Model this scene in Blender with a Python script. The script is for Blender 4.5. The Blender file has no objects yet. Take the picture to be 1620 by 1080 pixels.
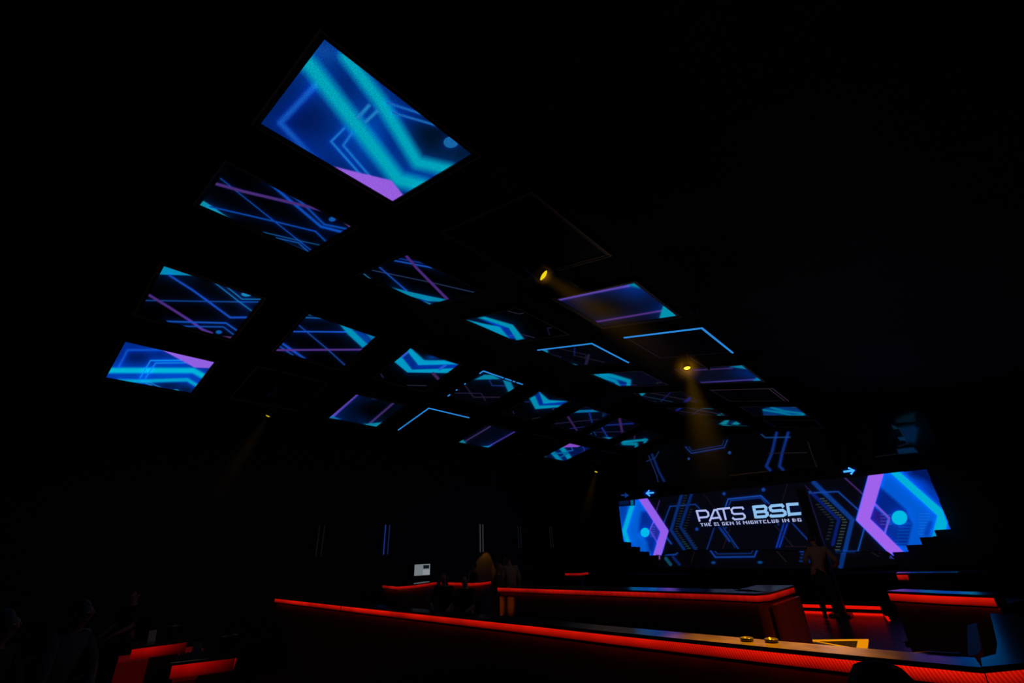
import bpy, bmesh, math, random
import numpy as np
from mathutils import Vector, Matrix
random.seed(4)
C = bpy.context.scene.collection
sc = bpy.context.scene

# ------------------------------------------------------------------ camera
EYE = np.array([0.0, 0.0, 1.7])
FPX = 699.0
R = np.array([[0.73227, 0.67962, -0.0436], [-0.32461, 0.29204, -0.89963], [-0.59867, 0.67293, 0.43447]])
cam_d = bpy.data.cameras.new('camera')
cam = bpy.data.objects.new('camera', cam_d)
C.objects.link(cam)
cam_d.sensor_fit = 'HORIZONTAL'
cam_d.sensor_width = 36.0
cam_d.lens = FPX / 1620 * 36.0
cam_d.clip_start = 0.05
cam_d.clip_end = 100
m4 = Matrix.Identity(4)
for r_ in range(3):
    m4[r_][0] = R[0][r_]
    m4[r_][1] = -R[1][r_]
    m4[r_][2] = -R[2][r_]
    m4[r_][3] = EYE[r_]
cam.matrix_world = m4
sc.camera = cam

def ray(x, y):
    return R.T @ np.array([(x - 810) / FPX, (y - 540) / FPX, 1.0])
def on(ax, v, x, y):
    """the point of the plane (axis ax = v) that lies at this spot of the view"""
    d = ray(x, y)
    return EYE + d * (v - EYE[ax]) / d[ax]
def px(P):
    P = np.asarray(P, float)
    c = (P - EYE) @ R.T
    return np.stack([810 + FPX * c[..., 0] / c[..., 2], 540 + FPX * c[..., 1] / c[..., 2]], -1)

# ------------------------------------------------------------------ materials
def s2l(c):
    return tuple(((v / 255.) / 12.92 if v / 255. <= 0.04045 else ((v / 255. + 0.055) / 1.055) ** 2.4) for v in c)
MATS = {}
def mat(name, col, rough=0.5, metal=0.0, spec=0.5, noise=None, emit=None, es=1.0):
    if name in MATS:
        return MATS[name]
    m = bpy.data.materials.new(name)
    m.use_nodes = True
    nt = m.node_tree
    b = nt.nodes['Principled BSDF']
    b.inputs['Base Color'].default_value = (*s2l(col), 1)
    b.inputs['Roughness'].default_value = rough
    b.inputs['Metallic'].default_value = metal
    b.inputs['Specular IOR Level'].default_value = spec
    if noise:
        tx = nt.nodes.new('ShaderNodeTexNoise')
        tc = nt.nodes.new('ShaderNodeTexCoord')
        tx.inputs['Scale'].default_value = noise[0]
        tx.inputs['Detail'].default_value = 4
        nt.links.new(tc.outputs['Object'], tx.inputs['Vector'])
        rp = nt.nodes.new('ShaderNodeValToRGB')
        lo = tuple(c * (1 - noise[1]) for c in s2l(col))
        hi = tuple(min(1, c * (1 + noise[1])) for c in s2l(col))
        rp.color_ramp.elements[0].color = (*lo, 1)
        rp.color_ramp.elements[1].color = (*hi, 1)
        rp.color_ramp.elements[0].position = .3
        rp.color_ramp.elements[1].position = .7
        nt.links.new(tx.outputs['Fac'], rp.inputs['Fac'])
        nt.links.new(rp.outputs['Color'], b.inputs['Base Color'])
        rr = nt.nodes.new('ShaderNodeMapRange')
        rr.inputs['To Min'].default_value = rough * .8
        rr.inputs['To Max'].default_value = min(1, rough * 1.2)
        nt.links.new(tx.outputs['Fac'], rr.inputs['Value'])
        nt.links.new(rr.outputs['Result'], b.inputs['Roughness'])
    if emit:
        b.inputs['Emission Color'].default_value = (*s2l(emit), 1)
        b.inputs['Emission Strength'].default_value = es
    MATS[name] = m
    return m

def led_mat(name, grain=0.0, scale=300.0, strength=1.0):
    """LED wall: the picture is stored per pixel (vertex colour); procedural grain of the diodes on top"""
    m = bpy.data.materials.new(name)
    m.use_nodes = True
    nt = m.node_tree
    nt.nodes.clear()
    out = nt.nodes.new('ShaderNodeOutputMaterial')
    at = nt.nodes.new('ShaderNodeAttribute')
    at.attribute_name = 'led'
    em = nt.nodes.new('ShaderNodeEmission')
    em.inputs['Strength'].default_value = strength
    gl = nt.nodes.new('ShaderNodeBsdfGlossy')
    gl.inputs['Color'].default_value = (.012, .012, .014, 1)
    gl.inputs['Roughness'].default_value = .35
    add = nt.nodes.new('ShaderNodeAddShader')
    if grain > 0:
        tc = nt.nodes.new('ShaderNodeTexCoord')
        no = nt.nodes.new('ShaderNodeTexNoise')
        no.inputs['Scale'].default_value = scale
        no.inputs['Detail'].default_value = 1
        mr = nt.nodes.new('ShaderNodeMapRange')
        mr.inputs['From Min'].default_value = .3
        mr.inputs['From Max'].default_value = .7
        mr.inputs['To Min'].default_value = 1 - grain
        mr.inputs['To Max'].default_value = 1 + grain
        vm = nt.nodes.new('ShaderNodeVectorMath')
        vm.operation = 'SCALE'
        nt.links.new(tc.outputs['Object'], no.inputs['Vector'])
        nt.links.new(no.outputs['Fac'], mr.inputs['Value'])
        nt.links.new(at.outputs['Color'], vm.inputs[0])
        nt.links.new(mr.outputs['Result'], vm.inputs['Scale'])
        nt.links.new(vm.outputs['Vector'], em.inputs['Color'])
    else:
        nt.links.new(at.outputs['Color'], em.inputs['Color'])
    nt.links.new(em.outputs['Emission'], add.inputs[0])
    nt.links.new(gl.outputs['BSDF'], add.inputs[1])
    nt.links.new(add.outputs['Shader'], out.inputs['Surface'])
    m.cycles.emission_sampling = 'NONE'
    return m
LED_NEAR = led_mat('led_pixels_near', .35, 110)
LED = led_mat('led_pixels', .10, 60)
LED_STAGE = led_mat('led_pixels_stage', .06, 40)

def glow(name, col, strength=1.0, ribs=None, sampling='AUTO', fade=False):
    """emissive surface; ribs=(scale, depth, axis) gives a ribbed diffuser"""
    if name in MATS:
        return MATS[name]
    m = bpy.data.materials.new(name)
    m.use_nodes = True
    nt = m.node_tree
    nt.nodes.clear()
    out = nt.nodes.new('ShaderNodeOutputMaterial')
    em = nt.nodes.new('ShaderNodeEmission')
    em.inputs['Color'].default_value = (*s2l(col), 1)
    em.inputs['Strength'].default_value = strength
    if ribs:
        tc = nt.nodes.new('ShaderNodeTexCoord')
        mp = nt.nodes.new('ShaderNodeMapping')
        mp.inputs['Rotation'].default_value = (0, .35, 0)
        wv = nt.nodes.new('ShaderNodeTexWave')
        wv.wave_type = 'BANDS'
        wv.bands_direction = ribs[2]
        wv.inputs['Scale'].default_value = ribs[0]
        wv.inputs['Distortion'].default_value = 0
        no = nt.nodes.new('ShaderNodeTexNoise')
        no.inputs['Scale'].default_value = 1.6
        no.inputs['Detail'].default_value = 3
        mr = nt.nodes.new('ShaderNodeMapRange')
        mr.inputs['To Min'].default_value = 1 - ribs[1]
        mr.inputs['To Max'].default_value = 1 + ribs[1] * .6
        m2 = nt.nodes.new('ShaderNodeMapRange')
        m2.inputs['From Min'].default_value = .3
        m2.inputs['From Max'].default_value = .7
        m2.inputs['To Min'].default_value = .55
        m2.inputs['To Max'].default_value = 1.25
        mu = nt.nodes.new('ShaderNodeMath')
        mu.operation = 'MULTIPLY'
        mu2 = nt.nodes.new('ShaderNodeMath')
        mu2.operation = 'MULTIPLY'
        # brighter towards the lamp side (uv v = 1)
        uv = nt.nodes.new('ShaderNodeUVMap')
        sp = nt.nodes.new('ShaderNodeSeparateXYZ')
        m3 = nt.nodes.new('ShaderNodeMapRange')
        m3.inputs['To Min'].default_value = .2
        m3.inputs['To Max'].default_value = 1.25
        mu3 = nt.nodes.new('ShaderNodeMath')
        mu3.operation = 'MULTIPLY'
        nt.links.new(tc.outputs['Object'], mp.inputs['Vector'])
        nt.links.new(mp.outputs['Vector'], wv.inputs['Vector'])
        nt.links.new(tc.outputs['Object'], no.inputs['Vector'])
        nt.links.new(wv.outputs['Fac'], mr.inputs['Value'])
        nt.links.new(no.outputs['Fac'], m2.inputs['Value'])
        nt.links.new(mr.outputs['Result'], mu.inputs[0])
        nt.links.new(m2.outputs['Result'], mu.inputs[1])
        nt.links.new(uv.outputs['UV'], sp.inputs['Vector'])
        nt.links.new(sp.outputs['Y'], m3.inputs['Value'])
        nt.links.new(mu.outputs['Value'], mu3.inputs[0])
        nt.links.new(m3.outputs['Result'], mu3.inputs[1])
        if fade:      # light dies away along the strip
            m4_ = nt.nodes.new('ShaderNodeMapRange'); m4_.inputs['From Min'].default_value = .35; m4_.inputs['To Min'].default_value = strength; m4_.inputs['To Max'].default_value = strength * .12
            nt.links.new(sp.outputs['X'], m4_.inputs['Value']); nt.links.new(m4_.outputs['Result'], mu2.inputs[1])
        mu2.inputs[1].default_value = strength
        nt.links.new(mu3.outputs['Value'], mu2.inputs[0])
        nt.links.new(mu2.outputs['Value'], em.inputs['Strength'])
    nt.links.new(em.outputs['Emission'], out.inputs['Surface'])
    m.cycles.emission_sampling = sampling
    MATS[name] = m
    return m

M_BLACK = mat('matte_black_paint', (26, 25, 25), .6, noise=(14, .25))
M_WALL = mat('dark_wall_paint', (22, 21, 23), .7, noise=(3, .3))
M_CEIL = mat('dark_ceiling_paint', (16, 16, 17), .85, noise=(2, .3))
M_FLOOR = mat('polished_dark_floor', (30, 24, 28), .27, spec=.5, noise=(5, .25))
M_CASE = mat('casing_metal', (44, 38, 34), .45, .4)
M_TRIM = mat('edge_trim_metal', (150, 138, 128), .5, .2)
M_STEEL = mat('blackened_steel', (30, 30, 32), .35, .8)
M_TOP = mat('polished_bar_top', (58, 52, 50), .2, spec=.6, noise=(9, .3))
M_TOP2 = mat('bar_top_edge', (14, 13, 13), .4)
M_FRONT = mat('bar_front_laminate', (58, 34, 30), .5, noise=(6, .3))
M_BAREND = mat('bar_end_veneer', (64, 34, 22), .4, noise=(5, .3))
RED = (255, 26, 8)
M_RED = glow('red_strip_diffuser', RED, .62, ribs=(19, .38, 'X'))
M_REDFAR = glow('red_strip_far', (225, 24, 16), .5, ribs=(3, .1, 'X'))
M_REDRAW = glow('red_led_tape', (250, 20, 6), .8)
M_UNDER = glow('red_under_fill', (255, 20, 5), .9)
M_DECK = mat('stage_deck_black', (18, 17, 18), .9, spec=.05, noise=(6, .3))
M_REDDIM = glow('red_glow_dim', (150, 12, 8), .8, ribs=(3, .1, 'Y'))

# ------------------------------------------------------------------ tagging / mesh helpers
def tag(o, label=None, cat=None, group=None, kind=None):
    if label: o['label'] = label
    if cat: o['category'] = cat
    if group: o['group'] = group
    if kind: o['kind'] = kind
    return o
def empty(name, loc=(0, 0, 0), rot=(0, 0, 0)):
    o = bpy.data.objects.new(name, None)
    o.empty_display_size = .1
    C.objects.link(o)
    o.location = loc
    o.rotation_euler = rot
    return o
class MB:
    def __init__(s): s.v = []; s.f = []; s.uv = {}
    def quad(s, a, b, c, d, uv=True):
        n = len(s.v)
        s.v += [tuple(a), tuple(b), tuple(c), tuple(d)]
        s.f.append((n, n + 1, n + 2, n + 3))
        if uv: s.uv[len(s.f) - 1] = ((0, 0), (1, 0), (1, 1), (0, 1))
        return s
    def poly(s, pts):
        n = len(s.v)
        s.v += [tuple(p) for p in pts]
        s.f.append(tuple(range(n, n + len(pts))))
        return s
    def box(s, lo, hi, bev=0.0, M=None):
        bm = bmesh.new()
        bmesh.ops.create_cube(bm, size=1)
        for v in bm.verts:
            v.co = Vector([(lo[i] + hi[i]) / 2 + v.co[i] * (hi[i] - lo[i]) for i in range(3)])
        if bev > 0:
            bmesh.ops.bevel(bm, geom=bm.edges[:], offset=bev, segments=2, affect='EDGES', profile=.6)
        if M is not None: bmesh.ops.transform(bm, matrix=M, verts=bm.verts)
        s.add(bm)
        return s
    def add(s, bm):
        n = len(s.v)
        bm.verts.index_update()
        s.v += [tuple(v.co) for v in bm.verts]
        s.f += [tuple(n + v.index for v in f.verts) for f in bm.faces]
        bm.free()
    def tube(s, pts, r, seg=10, cap=True):
        pts = [Vector(p) for p in pts]
        rs = r if isinstance(r, (list, tuple)) else [r] * len(pts)
        rings = []
        for i, p in enumerate(pts):
            d = (pts[min(i + 1, len(pts) - 1)] - pts[max(i - 1, 0)]).normalized()
            u = d.orthogonal().normalized() if abs(d.z) > .99 else d.cross(Vector((0, 0, 1))).normalized()
            w = d.cross(u).normalized()
            n = len(s.v)
            for k in range(seg):
                a = 2 * math.pi * k / seg
                s.v.append(tuple(p + u * math.cos(a) * rs[i] + w * math.sin(a) * rs[i]))
            rings.append(n)
        for a, b in zip(rings, rings[1:]):
            for k in range(seg):
                s.f.append((a + k, a + (k + 1) % seg, b + (k + 1) % seg, b + k))
        if cap:
            s.f.append(tuple(rings[0] + k for k in reversed(range(seg))))
            s.f.append(tuple(rings[-1] + k for k in range(seg)))
        return s
    def lathe(s, prof, seg=24, c=(0, 0, 0)):
        rings = []
        for r, z in prof:
            rings.append(len(s.v))
            for k in range(seg):
                a = 2 * math.pi * k / seg
                s.v.append((c[0] + r * math.cos(a), c[1] + r * math.sin(a), c[2] + z))
        for a, b in zip(rings, rings[1:]):
            for k in range(seg):
                s.f.append((a + k, a + (k + 1) % seg, b + (k + 1) % seg, b + k))
        return s
    def ball(s, c, r, seg=16):
        bm = bmesh.new()
        bmesh.ops.create_uvsphere(bm, u_segments=seg, v_segments=seg // 2 + 2, radius=1)
        rr = r if isinstance(r, (tuple, list)) else (r, r, r)
        for v in bm.verts: v.co = Vector((c[0] + v.co.x * rr[0], c[1] + v.co.y * rr[1], c[2] + v.co.z * rr[2]))
        s.add(bm)
        return s
    def build(s, name, m, parent=None, smooth=False, loc=None, rot=None):
        me = bpy.data.meshes.new(name)
        me.from_pydata(s.v, [], s.f)
        if s.uv:
            ul = me.uv_layers.new(name='UVMap')
            for fi, uvs in s.uv.items():
                for k, li in enumerate(me.polygons[fi].loop_indices): ul.data[li].uv = uvs[k]
        if smooth:
            for p in me.polygons: p.use_smooth = True
        me.materials.append(m)
        me.update()
        o = bpy.data.objects.new(name, me)
        C.objects.link(o)
        if parent is not None: o.parent = parent
        if loc is not None: o.location = loc
        if rot is not None: o.rotation_euler = rot
        return o
def struct(name, mb, m, **k):
    o = mb.build(name, m, **k)
    o['kind'] = 'structure'
    return o

# ------------------------------------------------------------------ LED picture painting
class Paint:
    """draws into an array of colours (0-255 display values) at given sample points; lists are in crop units: (x0, y0, scale)"""
    def __init__(s, P, base=(0, 0, 0)):
        s.P = P.reshape(-1, 2)
        s.c = np.tile(np.array(base, float), (len(s.P), 1))
        s.x0 = s.y0 = 0; s.k = 1.0
    def crop(s, x0, y0, k): s.x0, s.y0, s.k = x0, y0, k; return s
    def T(s, pts): return np.array([(s.x0 + a / s.k, s.y0 + b / s.k) for a, b in pts], float)
    def over(s, a, col):
        a = np.clip(a, 0, 1)[:, None]
        s.c = s.c * (1 - a) + np.array(col, float) * a
    def addc(s, a, col):
        s.c = s.c + a[:, None] * np.array(col, float)
    def dist(s, pts):
        d = np.full(len(s.P), 1e9)
        for p, q in zip(pts, pts[1:]):
            pq = q - p
            L = (pq @ pq) + 1e-9
            t = np.clip(((s.P - p) @ pq) / L, 0, 1)
            d = np.minimum(d, np.hypot(*(s.P - p - t[:, None] * pq).T))
        return d
    def line(s, pts, w, col, g=0.0, soft=None, mix=1.0):
        pts = s.T(pts)
        w = w / s.k
        soft = (soft / s.k) if soft else 1.0
        d = s.dist(pts)
        if g: s.addc(np.exp(-np.maximum(d - w / 2, 0) / (g / s.k)) * .32, [c * m for c, m in zip(col, (.15, .45, .8))])
        w2 = max(w, 1.0)
        s.over(np.clip((w2 / 2 - d) / soft + .5, 0, 1) * min(1, w / w2 * 1.15) * mix, col)
        return s
    def inside(s, pts):
        x, y = s.P.T
        r = np.zeros(len(x), bool)
        n = len(pts)
        for i in range(n):
            x1, y1 = pts[i]; x2, y2 = pts[(i + 1) % n]
            cnd = ((y1 > y) != (y2 > y)) & (x < (x2 - x1) * (y - y1) / (y2 - y1 + 1e-12) + x1)
            r ^= cnd
        return r
    def poly(s, pts, col, soft=None, g=0.0, mix=1.0):
        pts = s.T(pts)
        ins = s.inside(pts)
        d = s.dist(np.vstack([pts, pts[:1]]))
        sd = np.where(ins, d, -d)
        soft = (soft / s.k) if soft else .9
        if g: s.addc(np.exp(-np.maximum(-sd, 0) / (g / s.k)) * .35, [c * m for c, m in zip(col, (.1, .4, .8))])
        s.over((sd / soft + .5) * mix if soft < 2 else np.clip(sd / soft + .5, 0, 1) * mix, col)
        return s
    def blob(s, c, rx, ry, col, a=1.0):
        c = s.T([c])[0]
        q = ((s.P[:, 0] - c[0]) / (rx / s.k)) ** 2 + ((s.P[:, 1] - c[1]) / (ry / s.k)) ** 2
        s.over(np.exp(-q) * a, col)
        return s
    def dot(s, c, rx, ry, col, g=0):
        cc = s.T([c])[0]
        q = np.sqrt(((s.P[:, 0] - cc[0]) / (rx / s.k)) ** 2 + ((s.P[:, 1] - cc[1]) / (ry / s.k)) ** 2)
        if g: s.addc(np.exp(-np.maximum(q - 1, 0) * 2) * .3, [c_ * m for c_, m in zip(col, (.1, .4, .8))])
        s.over(np.clip((1 - q) * min(rx, ry) / s.k / 1.0 + .5, 0, 1), col)
        return s
    def dashes(s, pts, w, step, ln, col):
        P = s.T(pts); step /= s.k
        for p, q in zip(P, P[1:]):
            L = np.hypot(*(q - p)); n = max(1, int(L / step))
            for i in range(n):
                c = p + (q - p) * (i + .5) / n
                h = np.array([ln / s.k / 2, 0])
                d = s.dist(np.array([c - h, c + h]))
                s.over(np.clip((w / s.k / 2 - d) / .9 + .5, 0, 1) * .8, col)
        return s
    def linear(s):
        v = np.clip(s.c, 0, 400) / 255
        return np.where(v <= .04045, v / 12.92, ((v + .055) / 1.055) ** 2.4)

def grid_mesh(name, verts, nx, ny, colors, m, parent=None, keep=None):
    """grid of LED pixels: verts (ny+1)*(nx+1) x 3"""
    idx = np.arange((nx + 1) * (ny + 1)).reshape(ny + 1, nx + 1)
    q = np.stack([idx[:-1, :-1], idx[:-1, 1:], idx[1:, 1:], idx[1:, :-1]], -1).reshape(-1, 4)
    if keep is not None:
        q = q[keep]
        used = np.unique(q)
        mp = -np.ones(len(verts), int); mp[used] = np.arange(len(used))
        q = mp[q]; verts = verts[used]; colors = colors[used]
    me = bpy.data.meshes.new(name)
    me.vertices.add(len(verts)); me.vertices.foreach_set('co', verts.astype(np.float32).ravel())
    me.loops.add(q.size); me.loops.foreach_set('vertex_index', q.ravel().astype(np.int32))
    me.polygons.add(len(q)); me.polygons.foreach_set('loop_start', (np.arange(len(q)) * 4).astype(np.int32))
    me.update(calc_edges=True)
    at = me.color_attributes.new(name='led', type='FLOAT_COLOR', domain='POINT')
    at.data.foreach_set('color', np.hstack([colors, np.ones((len(colors), 1))]).astype(np.float32).ravel())
    me.materials.append(m)
    me.validate()
    o = bpy.data.objects.new(name, me)
    C.objects.link(o)
    if parent is not None: o.parent = parent
    return o
def homog(src, dst):
    A = []; b = []
    for (x, y), (u, v) in zip(src, dst):
        A.append([x, y, 1, 0, 0, 0, -u * x, -u * y]); b.append(u)
        A.append([0, 0, 0, x, y, 1, -v * x, -v * y]); b.append(v)
    h = np.linalg.solve(np.array(A, float), np.array(b, float))
    return np.append(h, 1).reshape(3, 3)

# ------------------------------------------------------------------ ceiling screens
S = .65
TILT = {1: -.2376, 2: -.2354, 3: .218, 4: .2191}
POS = {'1,1': [-2.2018, 1.0048, 2.7471], '1,2': [-3.9894, 1.0047, 3.1749], '1,3': [-6.486, 1.0198, 3.2024], '1,4': [-8.2152, 1.0384, 2.8196], '2,1': [-2.1435, 2.697, 2.7097], '2,2': [-4.0346, 2.8034, 3.2066], '2,3': [-6.4106, 2.7469, 3.1688], '2,4': [-8.0513, 2.7418, 2.8329], '3,1': [-2.2352, 4.5449, 2.7632], '3,2': [-3.8926, 4.4746, 3.1119], '3,3': [-6.4236, 4.5333, 3.182], '3,4': [-8.1573, 4.5469, 2.8056], '4,1': [-2.1399, 6.1298, 2.7174], '4,2': [-3.8657, 6.2338, 3.1416], '4,3': [-6.3758, 6.2301, 3.1771], '4,4': [-8.0814, 6.2265, 2.8311], '5,1': [-2.2085, 8.0352, 2.743], '5,2': [-3.9243, 7.975, 3.1463], '5,3': [-6.4243, 8.0266, 3.1846], '5,4': [-8.2006, 8.0801, 2.8073], '6,1': [-2.228, 9.7968, 2.7623], '6,2': [-3.943, 9.8128, 3.1527], '6,3': [-6.4559, 9.884, 3.2069], '6,4': [-8.1491, 9.8019, 2.8175], '7,1': [-2.2107, 11.5753, 2.7513], '7,2': [-3.9548, 11.5965, 3.1604], '7,3': [-6.4344, 11.5614, 3.2054], '7,4': [-8.1834, 11.5488, 2.8259], '8,1': [-2.2083, 13.3291, 2.7566], '8,2': [-3.96, 13.45, 3.18], '8,3': [-6.62, 13.38, 3.18], '8,4': [-8.1491, 13.3291, 2.8175]}
QUAD = {(1,1):[(517,63),(747,243),(617,322),(412,190)],
(1,2):[(363,261),(555,358),(488,398),(318,322)],
(1,3):[(260,420),(412,472),(365,535),(220,497)],
(1,4):[(198.6,540),(338,572),(302,621),(169,597)],
(2,2):[(647,401),(752,462),(680,482),(572,433)],
(2,3):[(488,496),(595,532),(540,584),(436,554)],
(3,1):[(1006,448),(1070,497.5),(953,514.5),(882,474)],
(3,2):[(818,489),(898,525),(812,539),(735,506)],
(3,3):[(651,549),(721,575),(678,618),(592,598)],
(3,4):[(566,624),(641,641),(593,674),(519,661)],
(5,1):[(1174,576),(1206,603),(1107,605),(1073,584)],
(5,2):[(1012,585),(1055,607),(980,612),(937,592)],
(5,3):[(855,620),(900,635),(845,664),(800,650)],
(5,4):[(772,672),(814,682),(774,708),(725,700)],
(7,4):[(904,701),(933,709),(890,728),(861,722)],
(4,2):[(933,544),(984,571),(925,580),(853,553)],
(4,3):[(764,590),(822,606),(773,640),(711,627)],
(6,2):[(1075,619),(1106,635),(1045,637),(1003,622)],
(6,3):[(926,644),(959,656),(909,682),(880,668)],
(7,2):[(1120,643),(1149,656),(1090,657.5),(1058,645)],
(7,3):[(985,662),(1006,670),(962,695),(932,685)]}
HX, HY = 1.9384 * S / 2, S

def p11(p):
    p.c[:] = (0, 34, 104)
    p.crop(380, 30, 3.485)
    p.blob((340, 540), 150, 130, (0, 22, 84)).blob((1060, 650), 190, 130, (0, 14, 34), 1).blob((1200, 740), 160, 80, (2, 22, 50), 1)
    p.blob((470, 170), 110, 60, (10, 62, 140), .9).blob((590, 360), 70, 110, (0, 22, 84), .9).blob((700, 640), 150, 150, (0, 62, 160), .7).blob((840, 640), 70, 150, (0, 26, 96), .9).blob((700, 380), 60, 60, (0,30,100), .6)
    p.line([(420, 350), (215, 555), (390, 760)], 30, (18, 84, 185), 30, 22)
    p.blob((470, 700), 170, 110, (0, 45, 140), .5)
    p.line([(340, 200), (400, 260), (620, 560), (860, 890), (1000, 930)], 86, (0, 162, 184), 44, 50)
    p.line([(585, 205), (760, 440), (970, 790), (1150, 835)], 72, (0, 162, 186), 38, 44)
    p.line([(700, 465), (640, 530)], 20, (30, 125, 195), 0, 14).line([(745, 495), (680, 555)], 18, (30, 125, 195), 0, 14)
    p.line([(560, 590), (487, 662), (640, 850)], 11, (26, 120, 195), 10, 10).line([(600, 620), (553, 685), (700, 870)], 11, (26, 116, 190), 10, 10)
    p.line([(800, 450), (985, 512)], 12, (25, 100, 175), 10, 8).line([(830, 505), (1085, 582)], 12, (25, 100, 175), 10, 8)
    p.dot((1158, 675), 42, 33, (22, 100, 165), 1)
    p.poly([(440, 790), (820, 893), (888, 982), (822, 1030)], (150, 93, 222), 10)
def p12(p):
    p.crop(300, 240, 6)
    p.poly([(140, 455), (105, 495), (250, 565), (375, 612), (330, 585), (235, 515)], (12, 138, 160), 8, 40)
    p.line([(290, 250), (800, 655), (1150, 930)], 8, (15, 75, 165), 20)
    p.line([(200, 510), (800, 655), (1190, 755), (1290, 850)], 14, (10, 66, 155), 30)
    p.line([(720, 280), (1240, 710), (1440, 765)], 24, (10, 72, 168), 36, 12)
    p.line([(910, 380), (1060, 490), (1270, 690), (1480, 735)], 18, (10, 70, 160), 26, 10)
    p.line([(250, 300), (500, 372), (760, 435), (1110, 520), (1300, 570), (1370, 612)], 26, (72, 44, 116), 10, 10)
    p.poly([(1400, 627), (1535, 705), (1510, 722)], (84, 54, 106), 6)
    p.dot((1345, 642), 32, 22, (14, 84, 168), 1)
    p.line([(700, 755), (1060, 845), (1230, 885)], 8, (20, 80, 130), 14)
    p.line([(820, 810), (1030, 860), (1125, 945)], 10, (16, 84, 160), 18).line([(900, 850), (1100, 935)], 8, (12, 60, 110), 14)
def p13(p):
    p.crop(210, 410, 7.714)
    p.blob((1300, 330), 260, 110, (0, 12, 44), .9).blob((1380, 560), 120, 90, (0, 12, 44), .9).blob((780, 250), 90, 50, (0, 0, 8), .8).blob((1000, 420), 90, 50, (0, 0, 6), .9)
    p.poly([(380, 75), (325, 183), (745, 198)], (0, 132, 172), 10, 60)
    p.line([(450, 195), (740, 380), (1190, 710), (1390, 707)], 24, (20, 72, 178), 40, 12)
    p.line([(150, 505), (1535, 522)], 12, (18, 74, 150), 30)
    p.line([(1000, 283), (1300, 520), (1450, 632)], 12, (22, 112, 168), 24)
    p.line([(1135, 325), (1330, 485), (1560, 487)], 12, (22, 112, 170), 24)
    p.dot((1385, 425), 62, 30, (20, 132, 182), 1)
    p.line([(190, 430), (450, 588), (700, 745), (860, 860), (970, 902)], 32, (76, 42, 124), 0, 12)
    p.line([(430, 762), (1140, 778), (1262, 862)], 20, (18, 78, 175), 34, 10).line([(620, 820), (1110, 825), (1228, 915)], 15, (18, 78, 170), 24, 10)
    p.dot((1055, 888), 36, 22, (14, 90, 170), 1)
    p.poly([(1085, 934), (1212, 940), (1195, 968)], (76, 42, 92), 6)
def p14(p):
    p.c[:] = (0, 42, 135)
    p.crop(150, 530, 7.714)
    p.blob((520, 270), 180, 90, (0, 22, 88)).blob((400, 490), 150, 35, (0, 40, 130), .8).blob((800, 230), 60, 40, (0, 30, 110), .8)
    p.blob((900, 610), 200, 60, (0, 16, 55)).blob((1120, 680), 90, 60, (0, 20, 50)).blob((900, 490), 260, 28, (0, 52, 150), .9)
    p.line([(300, 380), (400, 182), (860, 178)], 24, (12, 76, 190), 26, 12)
    p.line([(120, 440), (200, 432), (1200, 430), (1360, 520)], 66, (0, 176, 212), 50, 30)
    p.line([(300, 560), (560, 562), (1130, 542), (1260, 620)], 42, (0, 160, 208), 40, 24)
    p.line([(560, 520), (680, 310), (1080, 305)], 14, (16, 140, 215), 20).line([(625, 520), (742, 340), (1130, 335)], 14, (16, 135, 215), 20)
    p.line([(590, 570), (700, 615)], 9, (40, 140, 170), 8).line([(655, 570), (820, 645)], 9, (40, 130, 170), 8)
    p.poly([(790, 165), (1460, 322), (1390, 400), (1215, 394)], (145, 96, 226), 12)
    p.poly([(950, 660), (1010, 660), (1055, 690)], (30, 140, 165), 6)
def p22(p):
    p.crop(560, 380, 6.75)
    p.blob((760, 660), 90, 40, (0, 30, 80), .8)
    p.line([(450, 205), (880, 305), (965, 347)], 15, (20, 78, 172), 24).line([(505, 183), (780, 250), (835, 278)], 13, (14, 50, 140), 20)
    p.line([(205, 310), (480, 375), (800, 450), (1280, 575)], 7, (46, 60, 92), 10)
    p.line([(285, 275), (580, 545)], 15, (20, 70, 160), 28)
    p.poly([(430, 508), (610, 555), (800, 600), (975, 638), (925, 662), (800, 655), (600, 600)], (5, 130, 168), 12, 30)
    p.line([(575, 150), (690, 300), (990, 638)], 28, (72, 40, 118), 0, 10)
    p.line([(110, 345), (185, 405)], 9, (34, 115, 140), 14)
    p.poly([(755, 655), (825, 683), (810, 693)], (30, 130, 150), 6, 20)
def p23(p):
    p.crop(350, 480, 6)
    p.blob((900, 130), 200, 60, (0, 12, 44), .8).poly([(1240, 235), (1470, 310), (1390, 390)], (0, 48, 120), 30)
    p.line([(690, 262), (1185, 266)], 14, (20, 76, 180), 30)
    p.line([(805, 130), (980, 136)], 12, (20, 86, 145), 16).poly([(828, 97), (862, 97), (905, 112), (835, 112)], (12, 84, 125), 6)
    p.line([(740, 205), (1000, 430), (1172, 592)], 10, (24, 70, 150), 16)
    p.poly([(1112, 183), (1235, 235), (1395, 388), (1345, 422), (1200, 290)], (0, 142, 186), 16, 50)
    p.poly([(1370, 272), (1475, 312), (1430, 345)], (0, 112, 165), 14)
    p.line([(585, 380), (780, 522)], 22, (20, 72, 172), 30, 12).line([(555, 405), (672, 487)], 12, (20, 72, 165), 16)
    p.line([(520, 438), (1335, 440)], 18, (80, 46, 128), 14)
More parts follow.
